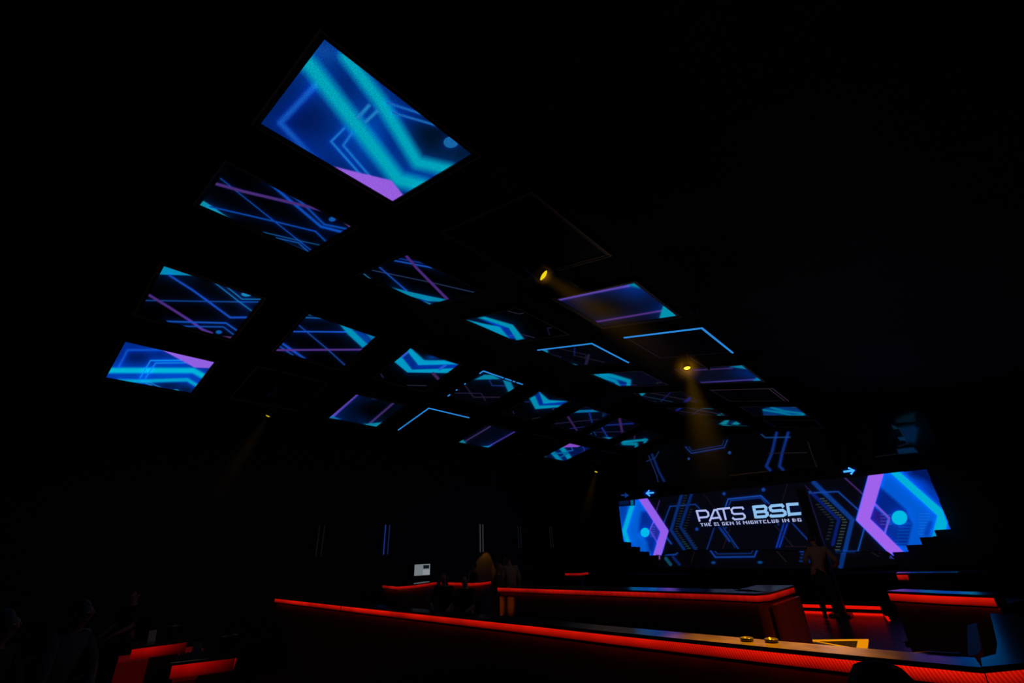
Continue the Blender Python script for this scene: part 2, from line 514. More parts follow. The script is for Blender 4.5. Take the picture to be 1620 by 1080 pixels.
def p31(p):
    p.c[:] = (8, 10, 30)
    p.crop(860, 430, 6.75)
    p.blob((980, 220), 260, 110, (0, 26, 84), .9).blob((1200, 360), 150, 80, (0, 16, 56), .9).blob((330, 370), 130, 90, (9, 10, 32), .9).blob((640, 390), 210, 90, (8, 5, 2), 1).blob((880, 560), 250, 60, (3, 3, 6))
    p.line([(140, 310), (560, 225), (930, 155)], 24, (88, 62, 158), 30, 12)
    p.line([(540, 527), (900, 468), (1270, 405)], 18, (76, 42, 114), 16)
    p.poly([(920, 150), (985, 120), (1070, 178), (1000, 172)], (0, 128, 160), 30, 60)
    p.poly([(1285, 340), (1412, 432), (1400, 466), (1222, 494)], (0, 145, 172), 16, 60)
def p32(p):
    p.crop(720, 470, 6.75)
    p.poly([(250, 235), (600, 300), (700, 450), (560, 440), (460, 320)], (0, 34, 115), 12)
    p.poly([(90, 240), (300, 285), (460, 312), (560, 437), (430, 385), (300, 328)], (0, 142, 176), 12, 30)
    p.poly([(240, 225), (310, 210), (610, 290), (730, 440), (645, 460), (565, 325), (330, 250)], (0, 142, 178), 12, 40)
    p.line([(555, 410), (620, 402)], 10, (30, 70, 190))
    p.line([(700, 390), (862, 429)], 7, (50, 40, 72)).line([(570, 155), (680, 180), (728, 172)], 7, (42, 34, 54)).line([(1027, 405), (990, 320), (1035, 315)], 8, (30, 26, 62)).line([(1000, 268), (1090, 312), (1170, 350)], 6, (24, 20, 30))
def p33(p):
    p.crop(580, 530, 6)
    p.poly([(400, 150), (510, 275), (850, 272), (830, 305), (450, 318), (340, 185)], (0, 30, 108), 10, 30)
    p.poly([(425, 112), (560, 228), (730, 232), (850, 270), (510, 276), (400, 145)], (0, 152, 196), 12, 20)
    p.poly([(345, 190), (452, 320), (832, 303), (785, 349), (410, 349), (275, 240)], (0, 150, 194), 10, 30)
    p.blob((620, 205), 60, 25, (0, 60, 150), .8)
    p.line([(350, 195), (400, 155)], 20, (50, 90, 205)).line([(742, 278), (700, 312)], 22, (30, 90, 205))
    p.line([(650, 355), (698, 405)], 26, (62, 36, 82)).line([(412, 487), (600, 480)], 7, (42, 50, 66)).line([(125, 368), (155, 410)], 12, (30, 34, 72))
def p34(p):
    p.crop(500, 610, 6)
    p.c[:] = (0, 8, 22)
    p.poly([(390, 80), (100, 310), (430, 370), (560, 120)], (0, 15, 48), 60).blob((540, 225), 170, 80, (0, 0, 2), 1)
    p.line([(540, 125), (590, 130)], 8, (20, 40, 80))
    p.line([(400, 85), (140, 300)], 28, (84, 60, 160), 20, 10).line([(745, 163), (500, 355)], 18, (62, 38, 96), 10)
    p.poly([(430, 362), (615, 344), (590, 372), (550, 395)], (10, 130, 160), 8, 24).poly([(105, 308), (145, 288), (230, 320)], (10, 112, 160), 8, 30)
def p42(p):
    p.c[:] = (2, 3, 9)
    p.crop(720, 470, 6.75)
    p.poly([(905, 568), (990, 565), (1032, 645)], (10, 130, 162), 8, 20)
    p.poly([(1095, 673), (1240, 705), (1390, 735), (1280, 745), (1170, 718)], (15, 128, 150), 6, 10)
    p.line([(1458, 628), (1470, 732)], 28, (32, 24, 54))
    p.line([(1130, 552), (1430, 620), (1440, 665)], 7, (28, 24, 44)).line([(1290, 540), (1320, 630)], 12, (14, 30, 90)).line([(1320, 630), (1620, 697)], 7, (30, 24, 40)).line([(1030, 615), (1180, 650), (1190, 690)], 8, (26, 26, 56))
def p43(p):
    p.c[:] = (2, 3, 9)
    p.crop(720, 470, 6.75)
    p.poly([(212, 888), (310, 838), (400, 838), (480, 876)], (5, 128, 162), 10, 24).poly([(508, 883), (590, 900), (637, 975), (585, 1015)], (5, 124, 160), 10, 24)
    p.line([(368, 888), (400, 940), (532, 938)], 9, (20, 46, 105), 10)
    p.line([(118, 953), (210, 1062), (527, 1050)], 12, (36, 26, 48)).line([(8, 1028), (290, 1020), (340, 1090)], 8, (34, 30, 60))
def p51(p):
    p.crop(960, 500, 6); p.c[:] = (7, 9, 26)
    p.blob((1330, 550), 180, 50, (0, 26, 84), .9)
    p.line([(820, 515), (1180, 492)], 10, (62, 38, 84), 8).line([(850, 629), (1390, 606)], 11, (68, 50, 134), 10)
    p.poly([(1160, 478), (1290, 455), (1340, 502), (1240, 490)], (8, 118, 152), 14, 30).poly([(1425, 585), (1482, 622), (1370, 624)], (10, 120, 165), 14, 30)
def p52(p):
    p.crop(820, 590, 6.75); p.c[:] = (5, 6, 18)
    p.poly([(870, 15), (1205, 70), (1200, 150), (1050, 145), (800, 20)], (0, 30, 100), 10)
    p.line([(870, 8), (1000, 30), (1178, 85), (1172, 150)], 44, (0, 134, 166), 20, 14).line([(790, 15), (900, 50), (1030, 90), (1070, 150)], 36, (0, 134, 166), 14, 14)
    p.line([(1080, 132), (1145, 128)], 10, (30, 60, 180)).line([(1210, 130), (1275, 138)], 8, (44, 32, 80)).line([(1478, 132), (1490, 100), (1535, 96)], 8, (46, 38, 42))
def p53(p):
    p.crop(820, 590, 6.75); p.c[:] = (1, 1, 4)
    p.poly([(190, 240), (235, 205), (320, 310), (545, 305), (450, 345), (215, 345)], (0, 30, 105), 8, 20)
    p.poly([(235, 203), (330, 288), (545, 304), (270, 326)], (0, 140, 176), 10, 20).poly([(128, 270), (187, 243), (222, 345), (462, 342), (430, 366), (178, 382)], (0, 138, 174), 10, 24)
    p.line([(75, 305), (132, 303)], 8, (24, 36, 110)).line([(372, 375), (372, 395)], 20, (30, 40, 100)).line([(118, 487), (242, 470)], 7, (30, 34, 42)).line([(-65, 400),(-55, 440)], 9, (24, 34, 60))
def p54(p):
    p.crop(580, 530, 6); p.c[:] = (2, 5, 18)
    p.line([(1185, 866), (940, 1010)], 11, (60, 44, 84), 10).line([(1392, 912), (1150, 1062)], 11, (62, 48, 136), 18)
    p.poly([(865, 1020), (912, 988), (945, 1025), (930, 1034)], (14, 122, 140), 8, 14).poly([(1090, 1058), (1195, 1043), (1150, 1072)], (8, 116, 160), 8, 24)
def p62(p):
    p.crop(1000, 600, 7.714); p.c[:] = (3, 4, 9)
    p.poly([(65, 162), (158, 158), (128, 216)], (10, 128, 148), 8, 14)
    p.line([(220, 165), (640, 245), (800, 275)], 8, (38, 30, 42)).line([(150, 210), (520, 275)], 8, (20, 46, 70)).line([(240, 260), (330, 275)], 7, (24, 40, 60))
    p.line([(457, 162), (388, 272)], 11, (26, 26, 96)).line([(700, 230), (650, 282)], 30, (18, 24, 104), 14)
def p63(p):
    p.crop(820, 590, 6.75); p.c[:] = (2, 2, 8)
    p.poly([(600, 420), (650, 395), (800, 393), (845, 415)], (6, 104, 146), 8, 16)
    p.line([(750, 415), (772, 535)], 14, (16, 42, 125), 12).line([(550, 448), (600, 622)], 18, (54, 32, 84)).line([(415, 522), (860, 495)], 8, (30, 32, 60)).line([(490, 592), (695, 577)], 9, (32, 30, 96))
    p.line([(890, 425), (892, 472)], 9, (12, 60, 120)).line([(915, 430), (908, 468)], 7, (12, 60, 120)).line([(940, 435), (930, 465)], 6, (12, 60, 120))
def p72(p):
    p.crop(1000, 600, 7.714); p.c[:] = (4, 4, 8)
    p.poly([(1032, 446), (1082, 403), (1135, 438)], (10, 128, 132), 8, 10).line([(850, 350), (970, 350)], 12, (10, 62, 84)).line([(838, 350), (768, 430)], 9, (36, 36, 84)).line([(830, 375), (1110, 425)], 12, (6, 20, 46))
    p.line([(650, 342), (1000, 402), (1100, 430)], 7, (34, 32, 52)).line([(600, 392), (950, 437)], 7, (32, 28, 44)).line([(592, 345), (545, 400)], 30, (18, 26, 112), 10)
def p82(p):
    p.crop(1000, 600, 7.714); p.c[:] = (2, 3, 6)
    p.poly([(1060, 545), (1130, 500), (1190, 495), (1150, 550)], (8, 122, 138), 10, 14).poly([(1205, 548), (1265, 510), (1320, 540), (1290, 556)], (8, 118, 136), 10, 14).line([(1100, 555), (1240, 572), (1400, 575)], 9, (10, 130, 140), 10).line([(1170, 545), (1230, 510)], 16, (0, 40, 110))
def p73(p):
    p.crop(820, 590, 6.75); p.c[:] = (2, 2, 8)
    p.line([(980, 545), (1215, 530)], 12, (16, 36, 112), 10).line([(1115, 488), (1118, 632)], 20, (58, 32, 88)).line([(935, 570), (950, 690)], 16, (14, 46, 132), 14).poly([(890, 685), (1025, 682), (955, 710)], (8, 122, 150), 8, 12)
    p.line([(820, 622), (1180, 604)], 8, (30, 26, 70)).line([(825, 618), (825, 680)], 9, (14, 60, 120)).line([(785, 635), (765, 660)], 10, (14, 70, 120)).line([(1000, 525), (1100, 485)], 6, (30, 28, 50))
def p83(p):
    p.crop(820, 590, 6.75); p.c[:] = (2, 2, 6)
    p.line([(1110, 735), (1240, 722), (1370, 712)], 22, (0, 126, 150), 14, 10).line([(1120, 752), (1260, 755), (1262, 790)], 34, (0, 118, 150), 14, 12).line([(1352, 712), (1355, 745)], 32, (0, 118, 145), 14, 10).line([(1242, 672), (1240, 705)], 12, (58, 30, 84))
def p74(p):
    p.crop(820, 590, 6.75); p.c[:] = (0, 20, 74)
    p.poly([(270, 890), (350, 850), (400, 925)], (2, 14, 44), 14)
    p.line([(370, 840), (430, 930)], 44, (0, 128, 166), 12, 12).line([(470, 795), (530, 915)], 50, (0, 132, 168), 12, 12).line([(380, 860), (520, 850)], 14, (0, 90, 150)).line([(430, 900), (520, 860)], 12, (0, 90, 150))
    p.line([(572, 795), (580, 828), (520, 835)], 8, (30, 100, 190)).line([(690, 790), (700, 832), (560, 905)], 9, (48, 52, 155)).poly([(480, 795), (560, 748), (670, 778), (640, 792)], (132, 74, 196), 8).dot((290, 890), 16, 8, (16, 60, 50))
def p71(p):
    p.crop(1180, 590, 7.714); p.c[:] = (0, 2, 8)
    p.poly([(205, 440), (250, 418), (600, 408), (640, 425), (750, 512), (210, 522)], (0, 44, 100), 10)
    p.line([(215, 450), (420, 480), (560, 518), (700, 517)], 22, (0, 112, 138), 14, 12).line([(310, 420), (470, 465), (740, 500)], 22, (0, 116, 142), 14, 12)
    p.line([(560, 418), (620, 418)], 10, (34, 50, 90)).line([(220, 512), (400, 518)], 10, (30, 60, 120)).line([(600, 400), (750, 505)], 6, (36, 32, 44)).line([(640, 440), (605, 465)], 6, (10, 70, 110))
PAINT = {(1,1): p11, (1,2): p12, (1,3): p13, (1,4): p14, (2,2): p22, (2,3): p23, (3,1): p31, (3,2): p32, (3,3): p33, (3,4): p34, (4,2): p42, (4,3): p43,
         (5,1): p51, (5,2): p52, (5,3): p53, (5,4): p54, (6,2): p62, (6,3): p63, (7,1): p71, (7,2): p72, (7,3): p73, (7,4): p74, (8,2): p82, (8,3): p83}
LAB = {(1,1): 'largest ceiling screen, bright turquoise bands over blue with a violet corner',
 (1,2): 'black ceiling screen crossed by blue and violet lines beside the largest bright one',
 (1,3): 'black ceiling screen with a turquoise corner and a lattice of blue lines, far side',
 (1,4): 'lowest bright ceiling screen at far side, turquoise bands and violet triangle',
 (2,1): 'switched-off ceiling screen directly above the biggest yellow spotlight',
 (2,2): 'dark ceiling screen with one violet diagonal and turquoise lower edge',
 (2,3): 'dark ceiling screen with turquoise bar on its right and thin violet base line',
 (2,4): 'switched-off ceiling screen near the small spotlight on the left wall side',
 (3,1): 'ceiling screen framed by two violet lines with turquoise right corners, beside yellow spotlight',
 (3,2): 'ceiling screen showing two flat turquoise chevron bars ending half way',
 (3,3): 'ceiling screen showing a bright turquoise double V with dark lower half',
 (3,4): 'navy ceiling screen with two slanted violet stripes and a turquoise tip, lower left',
 (4,1): 'dark ceiling screen outlined by a long blue light line, beside the yellow spotlight',
 (4,2): 'ceiling screen outlined by blue light with a turquoise crescent inside',
 (4,3): 'ceiling screen with dotted blue edge light and two turquoise wedges',
 (4,4): 'dark ceiling screen marked only by a thin blue roof-shaped light line',
 (5,1): 'navy ceiling screen with two violet lines right behind the glowing spotlight',
 (5,2): 'ceiling screen with a small turquoise hook and dark right half',
 (5,3): 'small ceiling screen with a turquoise double V, second and smaller of that pattern',
 (5,4): 'small dark ceiling screen with two thin slanted violet lines and blue tips',
 (6,1): 'switched-off ceiling screen with pale double edge, in front of blue striped one',
 (6,2): 'flat-looking dark ceiling screen with turquoise triangle at its left tip',
 (6,3): 'small ceiling screen with violet bar left and blue grid lines',
 (6,4): 'switched-off ceiling screen beside the small violet-tipped one',
 (7,1): 'ceiling screen with wavy turquoise stripes on blue, nearest the right wall',
 (7,2): 'flat-looking dark ceiling screen with turquoise triangle at its right tip',
 (7,3): 'small ceiling screen with violet bar right and turquoise lower tip',
 (7,4): 'small bright blue ceiling screen with violet top corner',
 (8,1): 'switched-off ceiling screen closest to the stage on the right side',
 (8,2): 'small turquoise ceiling screen above the stage with two slanted bars',
 (8,3): 'small ceiling screen by the stage with turquoise hook shapes',
 (8,4): 'switched-off ceiling screen closest to the stage on the left side'}
EDGE = glow('blue_edge_light', (42, 140, 225), .9)
EDGE_DIM = glow('dim_violet_edge', (36, 26, 38), 1.0, sampling='NONE')

def casing(bz=.05, d=.09):
    b = MB()
    X, Y = HX, HY
    for lo, hi in (((-X - bz, -Y - bz, -.012), (-X - .003, Y + bz, d)), ((X + .003, -Y - bz, -.012), (X + bz, Y + bz, d)),
                   ((-X - .003, -Y - bz, -.012), (X + .003, -Y - .003, d)), ((-X - .003, Y + .003, -.012), (X + .003, Y + bz, d))):
        b.box(lo, hi, .004)
    b.box((-X, -Y, .02), (X, Y, d - .01))
    return b
rng = np.random.default_rng(3)
zc, xc, k_ = 6.95, -6.15, .232      # ridge height, ridge line and slope of the ceiling
for (i, j), fn in [((i, j), PAINT.get((i, j))) for i in range(1, 9) for j in range(1, 5)]:
    x, y, z = [v / .55 * S for v in POS[f'{i},{j}']]
    t = empty('hanging_screen', (x, y, z + 1.7), (0, -TILT[j], 0))
    tag(t, LAB[(i, j)], 'screen', 'LED screens hung under the ceiling', 'thing')
    me_cs = casing().build('casing', M_CASE, t)
    if i != 4:
        tb_ = MB(); X, Y = HX + .052, HY + .052; r = .007
        for lo, hi in (((-X - r, -Y - r, -.02), (-X + r, Y + r, -.008)), ((X - r, -Y - r, -.02), (X + r, Y + r, -.008)), ((-X + r, -Y - r, -.02), (X - r, -Y + r, -.008)), ((-X + r, Y - r, -.02), (X - r, Y + r, -.008))):
            tb_.box(lo, hi)
        tb_.build('edge_trim', M_TRIM, t)
    # four drop rods up to the ceiling
    for sx in (-1, 1):
        for sy in (-1, 1):
            MB().tube([(sx * HX * .8, sy * HY * .8, .08), (sx * HX * .8 , sy * HY * .8, (zc - abs(x - xc) * k_ - z - 1.7) - .06)], .008, 6).build('hanger_rod', M_STEEL, t)
    loc = np.array([(HX, -HY), (HX, HY), (-HX, HY), (-HX, -HY)])        # T R B L
    cs, sn = math.cos(TILT[j]), math.sin(TILT[j])
    W = np.array([(x + a * cs, y + b, z + 1.7 + a * sn) for a, b in loc])
    q = QUAD.get((i, j))
    if q is None: q = px(W)
    q = np.array(q, float)
    if fn:
        n = lambda a, b: int(min(330, max(24, np.hypot(*(q[a] - q[b])) * 1.05)))
        nx = max(n(3, 0), n(2, 1)); ny = max(n(0, 1), n(3, 2))
    else: nx = ny = 4
    gx, gy = np.meshgrid(np.linspace(-HX, HX, nx + 1), np.linspace(-HY, HY, ny + 1))
    V = np.stack([gx.ravel(), gy.ravel(), np.zeros(gx.size)], -1)
    H = homog(loc, q)
    h = np.hstack([V[:, :2], np.ones((len(V), 1))]) @ H.T
    P = h[:, :2] / h[:, 2:]
    p = Paint(P, (0, 0, 1))
    if fn: fn(p)
    # flip winding so the picture faces down
    o = grid_mesh('led_face', V, nx, ny, p.linear(), LED_NEAR if (i, j) == (1, 1) else LED, t)
    if i == 4 or (i, j) in ((6, 1),):
        m = EDGE if i == 4 else EDGE_DIM
        e = MB()
        X, Y = HX + .045, HY + .045
        r = .013
        if (i, j) == (4, 3):      # dotted tape, only partly lit
            for k in range(30):
                if rng.random() < .85: MB().box((X - r, -Y + 2 * Y * k / 30, -.03), (X + r, -Y + 2 * Y * (k + .78) / 30, -.012)).build('light_segment', m, t)
            for k in (0, 1, 2, 14, 21, 27, 28): MB().box((X - 2 * X * (k + .8) / 30, -Y - r, -.03), (X - 2 * X * k / 30, -Y + r, -.012)).build('light_segment', m, t)
        else:
            e.box((X - r, -Y - r, -.03), (X + r, Y, -.012)).box((-X, -Y - r, -.03), (X - r, -Y + r, -.012))
            if (i, j) == (6, 1): MB().box((X - .09, -Y + .07, -.03), (X - .075, Y - .05, -.012)).build('inner_edge', m, t)
        if e.f: e.build('edge_light', m, t)

# ------------------------------------------------------------------ room shell
YS = 17.2          # face of the stage wall screens
XL, XR, YR, YB = -13.6, 4.0, -4.0, YS + .35
def slab(name, a, b, c, d, th, m):
    """flat slab from four corners, thickness along its normal away from the room"""
    P = [Vector(v) for v in (a, b, c, d)]
    n = (P[1] - P[0]).cross(P[3] - P[0]).normalized() * th
    mb = MB().poly(P).poly([p + n for p in reversed(P)])
    for k in range(4):
        mb.poly([P[k], P[k] + n, P[(k + 1) % 4] + n, P[(k + 1) % 4]])
    return struct(name, mb, m)
struct('floor', MB().box((XL - .1, YR - .1, -.15), (XR + .1, YB + .1, 0)), M_FLOOR)
struct('wall_left', MB().box((XL - .15, YR, 0), (XL, YB, 6.6)), M_WALL)
struct('wall_right', MB().box((XR, YR, 0), (XR + .15, YB, 6.6)), M_WALL)
struct('wall_stage', MB().box((XL, YB, 0), (XR, YB + .15, 6.6)), M_WALL)
struct('wall_rear', MB().box((XL, YR - .15, 0), (XR, YR, 6.6)), M_WALL)
cb = MB()
for xa, xb in ((XL, xc), (xc, XR)):
    za, zb = zc - abs(xa - xc) * k_, zc - abs(xb - xc) * k_
    P = [(xa, YR, za), (xb, YR, zb), (xb, YB, zb), (xa, YB, za)]
    cb.poly(P).poly([(a, b, c + .15) for a, b, c in reversed(P)])
struct('ceiling', cb, M_CEIL)
tr = MB()
for k in range(9):       # joist lines under the ceiling, one over each gap between screen rows
    yy = YR + 1.5 + k * 2.1
struct('baseboard_left', MB().box((XL, YR, 0), (XL + .02, YB, .12)), M_BLACK)

# ------------------------------------------------------------------ stage screens
def stage_sheet(name, parent, poly_px, paint_fn, step=.92, depth=0.0, mask=None, mat_=LED_STAGE):
    """a flat LED sheet in the plane y = YS - depth covering the outline, with a picture"""
    y = YS - depth
    W = np.array([on(1, y, *p_) for p_ in poly_px])
    x0, x1, z0, z1 = W[:, 0].min(), W[:, 0].max(), W[:, 2].min(), W[:, 2].max()
    pp = np.array(poly_px)
    nx = int((pp[:, 0].max() - pp[:, 0].min()) / step); ny = int((pp[:, 1].max() - pp[:, 1].min()) / step * 1.05)
    gx, gz = np.meshgrid(np.linspace(x0, x1, nx + 1), np.linspace(z0, z1, ny + 1))
    V = np.stack([gx.ravel(), np.full(gx.size, y), gz.ravel()], -1)
    P = px(V)
    p = Paint(P, (0, 0, 0))
    paint_fn(p)
    cen = V.reshape(ny + 1, nx + 1, 3)
    cen = (cen[:-1, :-1] + cen[1:, 1:]) / 2
    pc = Paint(px(cen.reshape(-1, 3)))
    keep = pc.inside(pp)
    o = grid_mesh(name, V, nx, ny, p.linear(), mat_, parent, keep)
    return o, (x0, x1, z0, z1)

MAIN = [(978, 793), (1466, 742), (1504, 836.5), (1477.5, 838), (1481.7, 848), (1455, 850), (1459, 861), (1432.5, 861.7), (1437, 872), (1412.5, 873), (1415, 880),
        (1404, 872), (1330, 872), (1200, 868.5), (1085, 869.5), (1047, 876), (1047, 878), (1028, 878), (1026.7, 872.5), (1013, 872), (1012.5, 865), (999, 864.5), (998.5, 857.5), (986.5, 856.7)]
def paint_main(p):
    p.c[:] = (3, 4, 12)
    p.crop(960, 740, 6)
    # ---- centre
    B = (14, 48, 120)
    p.line([(600, 365), (840, 345), (885, 392)], 11, (15, 50, 120), 10).line([(600, 365), (540, 525)], 11, (15, 50, 120), 10).line([(560, 650), (612, 718)], 14, (14, 62, 150), 10)
    p.line([(710, 255), (610, 590), (735, 775)], 28, (8, 40, 104), 8, 8).line([(805, 245), (700, 560), (845, 775)], 28, (6, 34, 94), 8, 8)
    p.dashes([(752, 250), (655, 590), (785, 775)], 8, 24, 26, (38, 52, 62)).dashes([(805, 380), (738, 585), (855, 765)], 8, 24, 24, (32, 42, 52)).dashes([(720, 690), (790, 770)], 10, 22, 24, (18, 62, 56))
    p.line([(500, 312), (468, 412)], 9, (62, 30, 92), 6).line([(1015, 575), (950, 772)], 8, (14, 36, 84), 6)
    p.crop(1080, 750, 6.75)
    p.line([(455, 352), (485, 265), (835, 228), (925, 315)], 14, (20, 72, 166), 14).line([(488, 345), (515, 282), (832, 250), (890, 312)], 9, (14, 54, 136), 8)
    for c_, r_ in (((442, 207), 17), ((862, 165), 20), ((152, 585), 18), ((462, 570), 9), ((1022, 533), 12)): p.dot(c_, r_, r_, (15, 58, 142), 1)
    p.line([(385, 555), (500, 712)], 22, (10, 50, 132), 8).line([(430, 560), (592, 792)], 11, (14, 56, 135), 8).line([(520, 715), (560, 785)], 9, (14, 40, 90))
    p.line([(338, 570), (262, 795)], 11, (12, 40, 100), 6).line([(505, 585), (430, 792)], 8, (42, 16, 32), 4)
    p.line([(1082, 515), (1002, 778)], 16, (10, 52, 160), 14).line([(1122, 515), (1035, 775)], 16, (10, 52, 162), 14)
    p.line([(985, 545), (1175, 768)], 8, (28, 26, 42)).line([(1170, 520), (1330, 692)], 12, (15, 52, 142), 8).line([(1122, 98), (1060, 292)], 8, (28, 16, 36)).line([(225, 212), (340, 362)], 8, (22, 14, 24)).line([(1100, 770), (1330, 772)], 6, (34, 20, 30))
    # glow behind the lettering
    p.line([(150, 450), (660, 410)], 110, (3, 8, 34), 0, 60, .8).line([(760, 400), (1240, 370)], 130, (4, 14, 44), 0, 60, .8).line([(190, 545), (1280, 487)], 60, (3, 8, 30), 0, 40, .7)
    p.crop(1260, 720, 6)
    p.line([(165, 258), (530, 610), (455, 930)], 42, (8, 52, 126), 12, 10).line([(155, 365), (402, 612), (345, 845)], 32, (6, 26, 100), 8, 10)
    p.line([(120, 357), (395, 344), (600, 530)], 12, (20, 66, 152), 12).line([(645, 690), (583, 912), (380, 915)], 13, (15, 72, 162), 12)
    p.dashes([(235, 400), (462, 620), (385, 910)], 11, 30, 36, (62, 84, 76)).dashes([(190, 455), (345, 620), (290, 810)], 10, 30, 30, (38, 48, 50))
    p.line([(445, 200), (640, 378)], 14, (66, 34, 96), 6).line([(80, 285), (160, 360)], 8, (40, 24, 60)).line([(110, 350), (130, 350)], 22, (14, 60, 130))
    # ---- left bright wing
    p.crop(960, 740, 6)
    wing = [(90, 310), (310, 290), (375, 284), (585, 600), (522, 830), (60, 830)]
    p.poly(wing, (0, 76, 190), 4)
    p.poly([(250, 300), (330, 290), (480, 560), (425, 830), (300, 830), (190, 610), (255, 400)], (0, 88, 205), 40)
    p.poly([(120, 350), (230, 345), (160, 560), (140, 560)], (0, 60, 160), 24)
    p.poly([(330, 420), (400, 400), (500, 600), (440, 825), (395, 800), (380, 700), (300, 600)], (2, 40, 140), 40)
    p.dashes([(250, 360), (230, 700)], 5, 14, 110, (0, 96, 205)).dashes([(300, 640), (380, 800)], 5, 16, 90, (0, 90, 200))
    p.line([(243, 350), (165, 600), (200, 705)], 42, (0, 172, 216), 24, 16)
    p.dot((362, 612), 42, 44, (0, 186, 232), 1)
    p.line([(450, 500), (408, 590), (480, 705)], 12, (100, 74, 205), 8).poly([(450, 520), (505, 600), (470, 690), (415, 590)], (50, 36, 140), 12, 0, .7)
    for k in range(5): p.line([(415, 560 + 22 * k), (455, 560 + 22 * k)], 6, (60, 80, 200))
    p.line([(340, 286), (548, 600), (478, 830)], 74, (146, 94, 234), 14, 8)
    p.poly([(95, 300), (265, 290), (268, 355), (95, 368)], (3, 12, 40), 8).line([(238, 300), (240, 345)], 26, (4, 96, 140)).poly([(120, 310), (205, 306), (205, 340), (120, 345)], (4, 22, 60), 8)
    # ---- right bright wing
    p.crop(1260, 720, 6)
    p.poly([(690, 150), (1250, 120), (1480, 710), (1480, 1000), (930, 985), (560, 615)], (0, 86, 205), 4)
    p.poly([(980, 120), (1260, 110), (1475, 700), (1390, 520)], (2, 50, 160), 60).poly([(1100, 120), (1260, 110), (1400, 430), (1330, 330), (1200, 230), (1080, 180)], (0, 22, 90), 60).blob((1150, 290), 90, 60, (0, 66, 200), .7)
    p.poly([(790, 300), (1040, 515), (1090, 640), (900, 640), (840, 560), (740, 450)], (0, 34, 128), 34)
    p.poly([(850, 645), (1100, 650), (1050, 855), (930, 855), (845, 745)], (0, 42, 140), 26)
    p.dashes([(1030, 665), (990, 850)], 7, 28, 110, (0, 84, 195)).dashes([(1215, 540), (1205, 760)], 7, 26, 100, (20, 104, 215)).line([(1270, 650), (1235, 740)], 50, (0, 60, 170), 0, 30)
    p.poly([(875, 150), (965, 145), (1385, 515), (1432, 645), (1415, 712), (1300, 715), (1338, 572)], (0, 176, 216), 10, 34).poly([(1310, 712), (1335, 775), (1280, 775)], (0, 150, 205), 8)
    p.dot((978, 592), 74, 68, (0, 186, 228), 1)
    p.poly([(738, 488), (860, 598), (832, 722), (696, 600)], (34, 24, 128), 12).line([(748, 465), (882, 596), (838, 742)], 20, (112, 78, 214), 0, 8)
    for k in range(4): p.line([(800, 565 + 30 * k), (900, 565 + 30 * k)], 6, (70, 90, 205), 0, None, .8)
    p.poly([(695, 150), (835, 150), (748, 455), (700, 602), (1015, 915), (905, 925), (935, 985), (568, 615)], (160, 98, 236), 6, 20)
def paint_low(p):
    p.c[:] = (3, 3, 7)
    p.crop(1080, 750, 6.75)
    p.line([(298, 815), (350, 885), (765, 880), (797, 803)], 15, (15, 62, 152), 14).line([(340, 815), (370, 850), (732, 845), (748, 812)], 9, (14, 48, 120), 6)
    p.dot((328, 943), 22, 14, (12, 62, 124), 1).dot((826, 940), 26, 14, (10, 66, 124), 1)
    p.line([(1000, 815), (1105, 935)], 8, (36, 26, 32)).line([(128, 815), (92, 940)], 7, (26, 18, 24))
    p.crop(960, 740, 6)
    p.line([(552, 824), (655, 822), (672, 798)], 12, (15, 60, 150), 10).line([(560, 858), (605, 915)], 30, (14, 68, 88), 4, 8).line([(628, 845), (690, 915)], 24, (8, 30, 92), 4, 8).line([(500, 835), (500, 862)], 14, (120, 70, 150))
    p.crop(1260, 720, 6)
    p.line([(8, 882), (40, 912), (112, 910)], 14, (15, 60, 148), 10).dashes([(72, 925), (48, 1020)], 18, 26, 40, (10, 42, 116)).line([(122, 950), (132, 1020)], 36, (5, 24, 82), 0, 10)
    p.line([(455, 900), (420, 1055)], 46, (6, 44, 112), 6, 12).line([(590, 900), (583, 912), (380, 915)], 13, (15, 70, 160), 12)
    p.line([(800, 850), (790, 920)], 16, (60, 36, 90)).line([(700, 910), (780, 960)], 8, (24, 22, 34)).poly([(900, 925), (930, 985), (880, 975)], (40, 50, 140), 6)
def paint_up(p):
    p.c[:] = (1, 1, 2)
    p.crop(1000, 670, 4.909)
    p.line([(415, 180), (460, 230), (715, 185), (740, 128)], 8, (20, 50, 112), 10).line([(440, 180), (465, 210), (700, 168), (712, 132)], 5, (18, 42, 96), 6)
    p.dot((440, 272), 10, 10, (26, 62, 120)).dot((757, 225), 13, 13, (26, 60, 122))
    p.line([(1122, 70), (1085, 230), (1042, 330), (1072, 360)], 22, (11, 40, 112), 8, 8).line([(1212, 70), (1165, 230), (1145, 330), (1175, 362)], 22, (11, 40, 112), 8, 8)
    p.line([(1003, 82), (1035, 108), (1228, 104)], 7, (24, 66, 124), 6).line([(1060, 230), (1355, 224)], 6, (32, 24, 36))
    p.line([(130, 250), (190, 400), (207, 472)], 8, (26, 34, 80), 4).line([(155, 240), (208, 370), (255, 460)], 17, (10, 34, 90), 4, 8).line([(113, 292), (180, 265), (207, 218)], 7, (20, 42, 84), 4)
    p.line([(1365, 140), (1390, 220), (1440, 352)], 6, (28, 22, 26)).line([(765, 402), (1048, 370)], 6, (34, 22, 14)).line([(435, 445), (578, 429)], 6, (36, 26, 16)).line([(75, 75), (185, 60)], 5, (26, 30, 26))

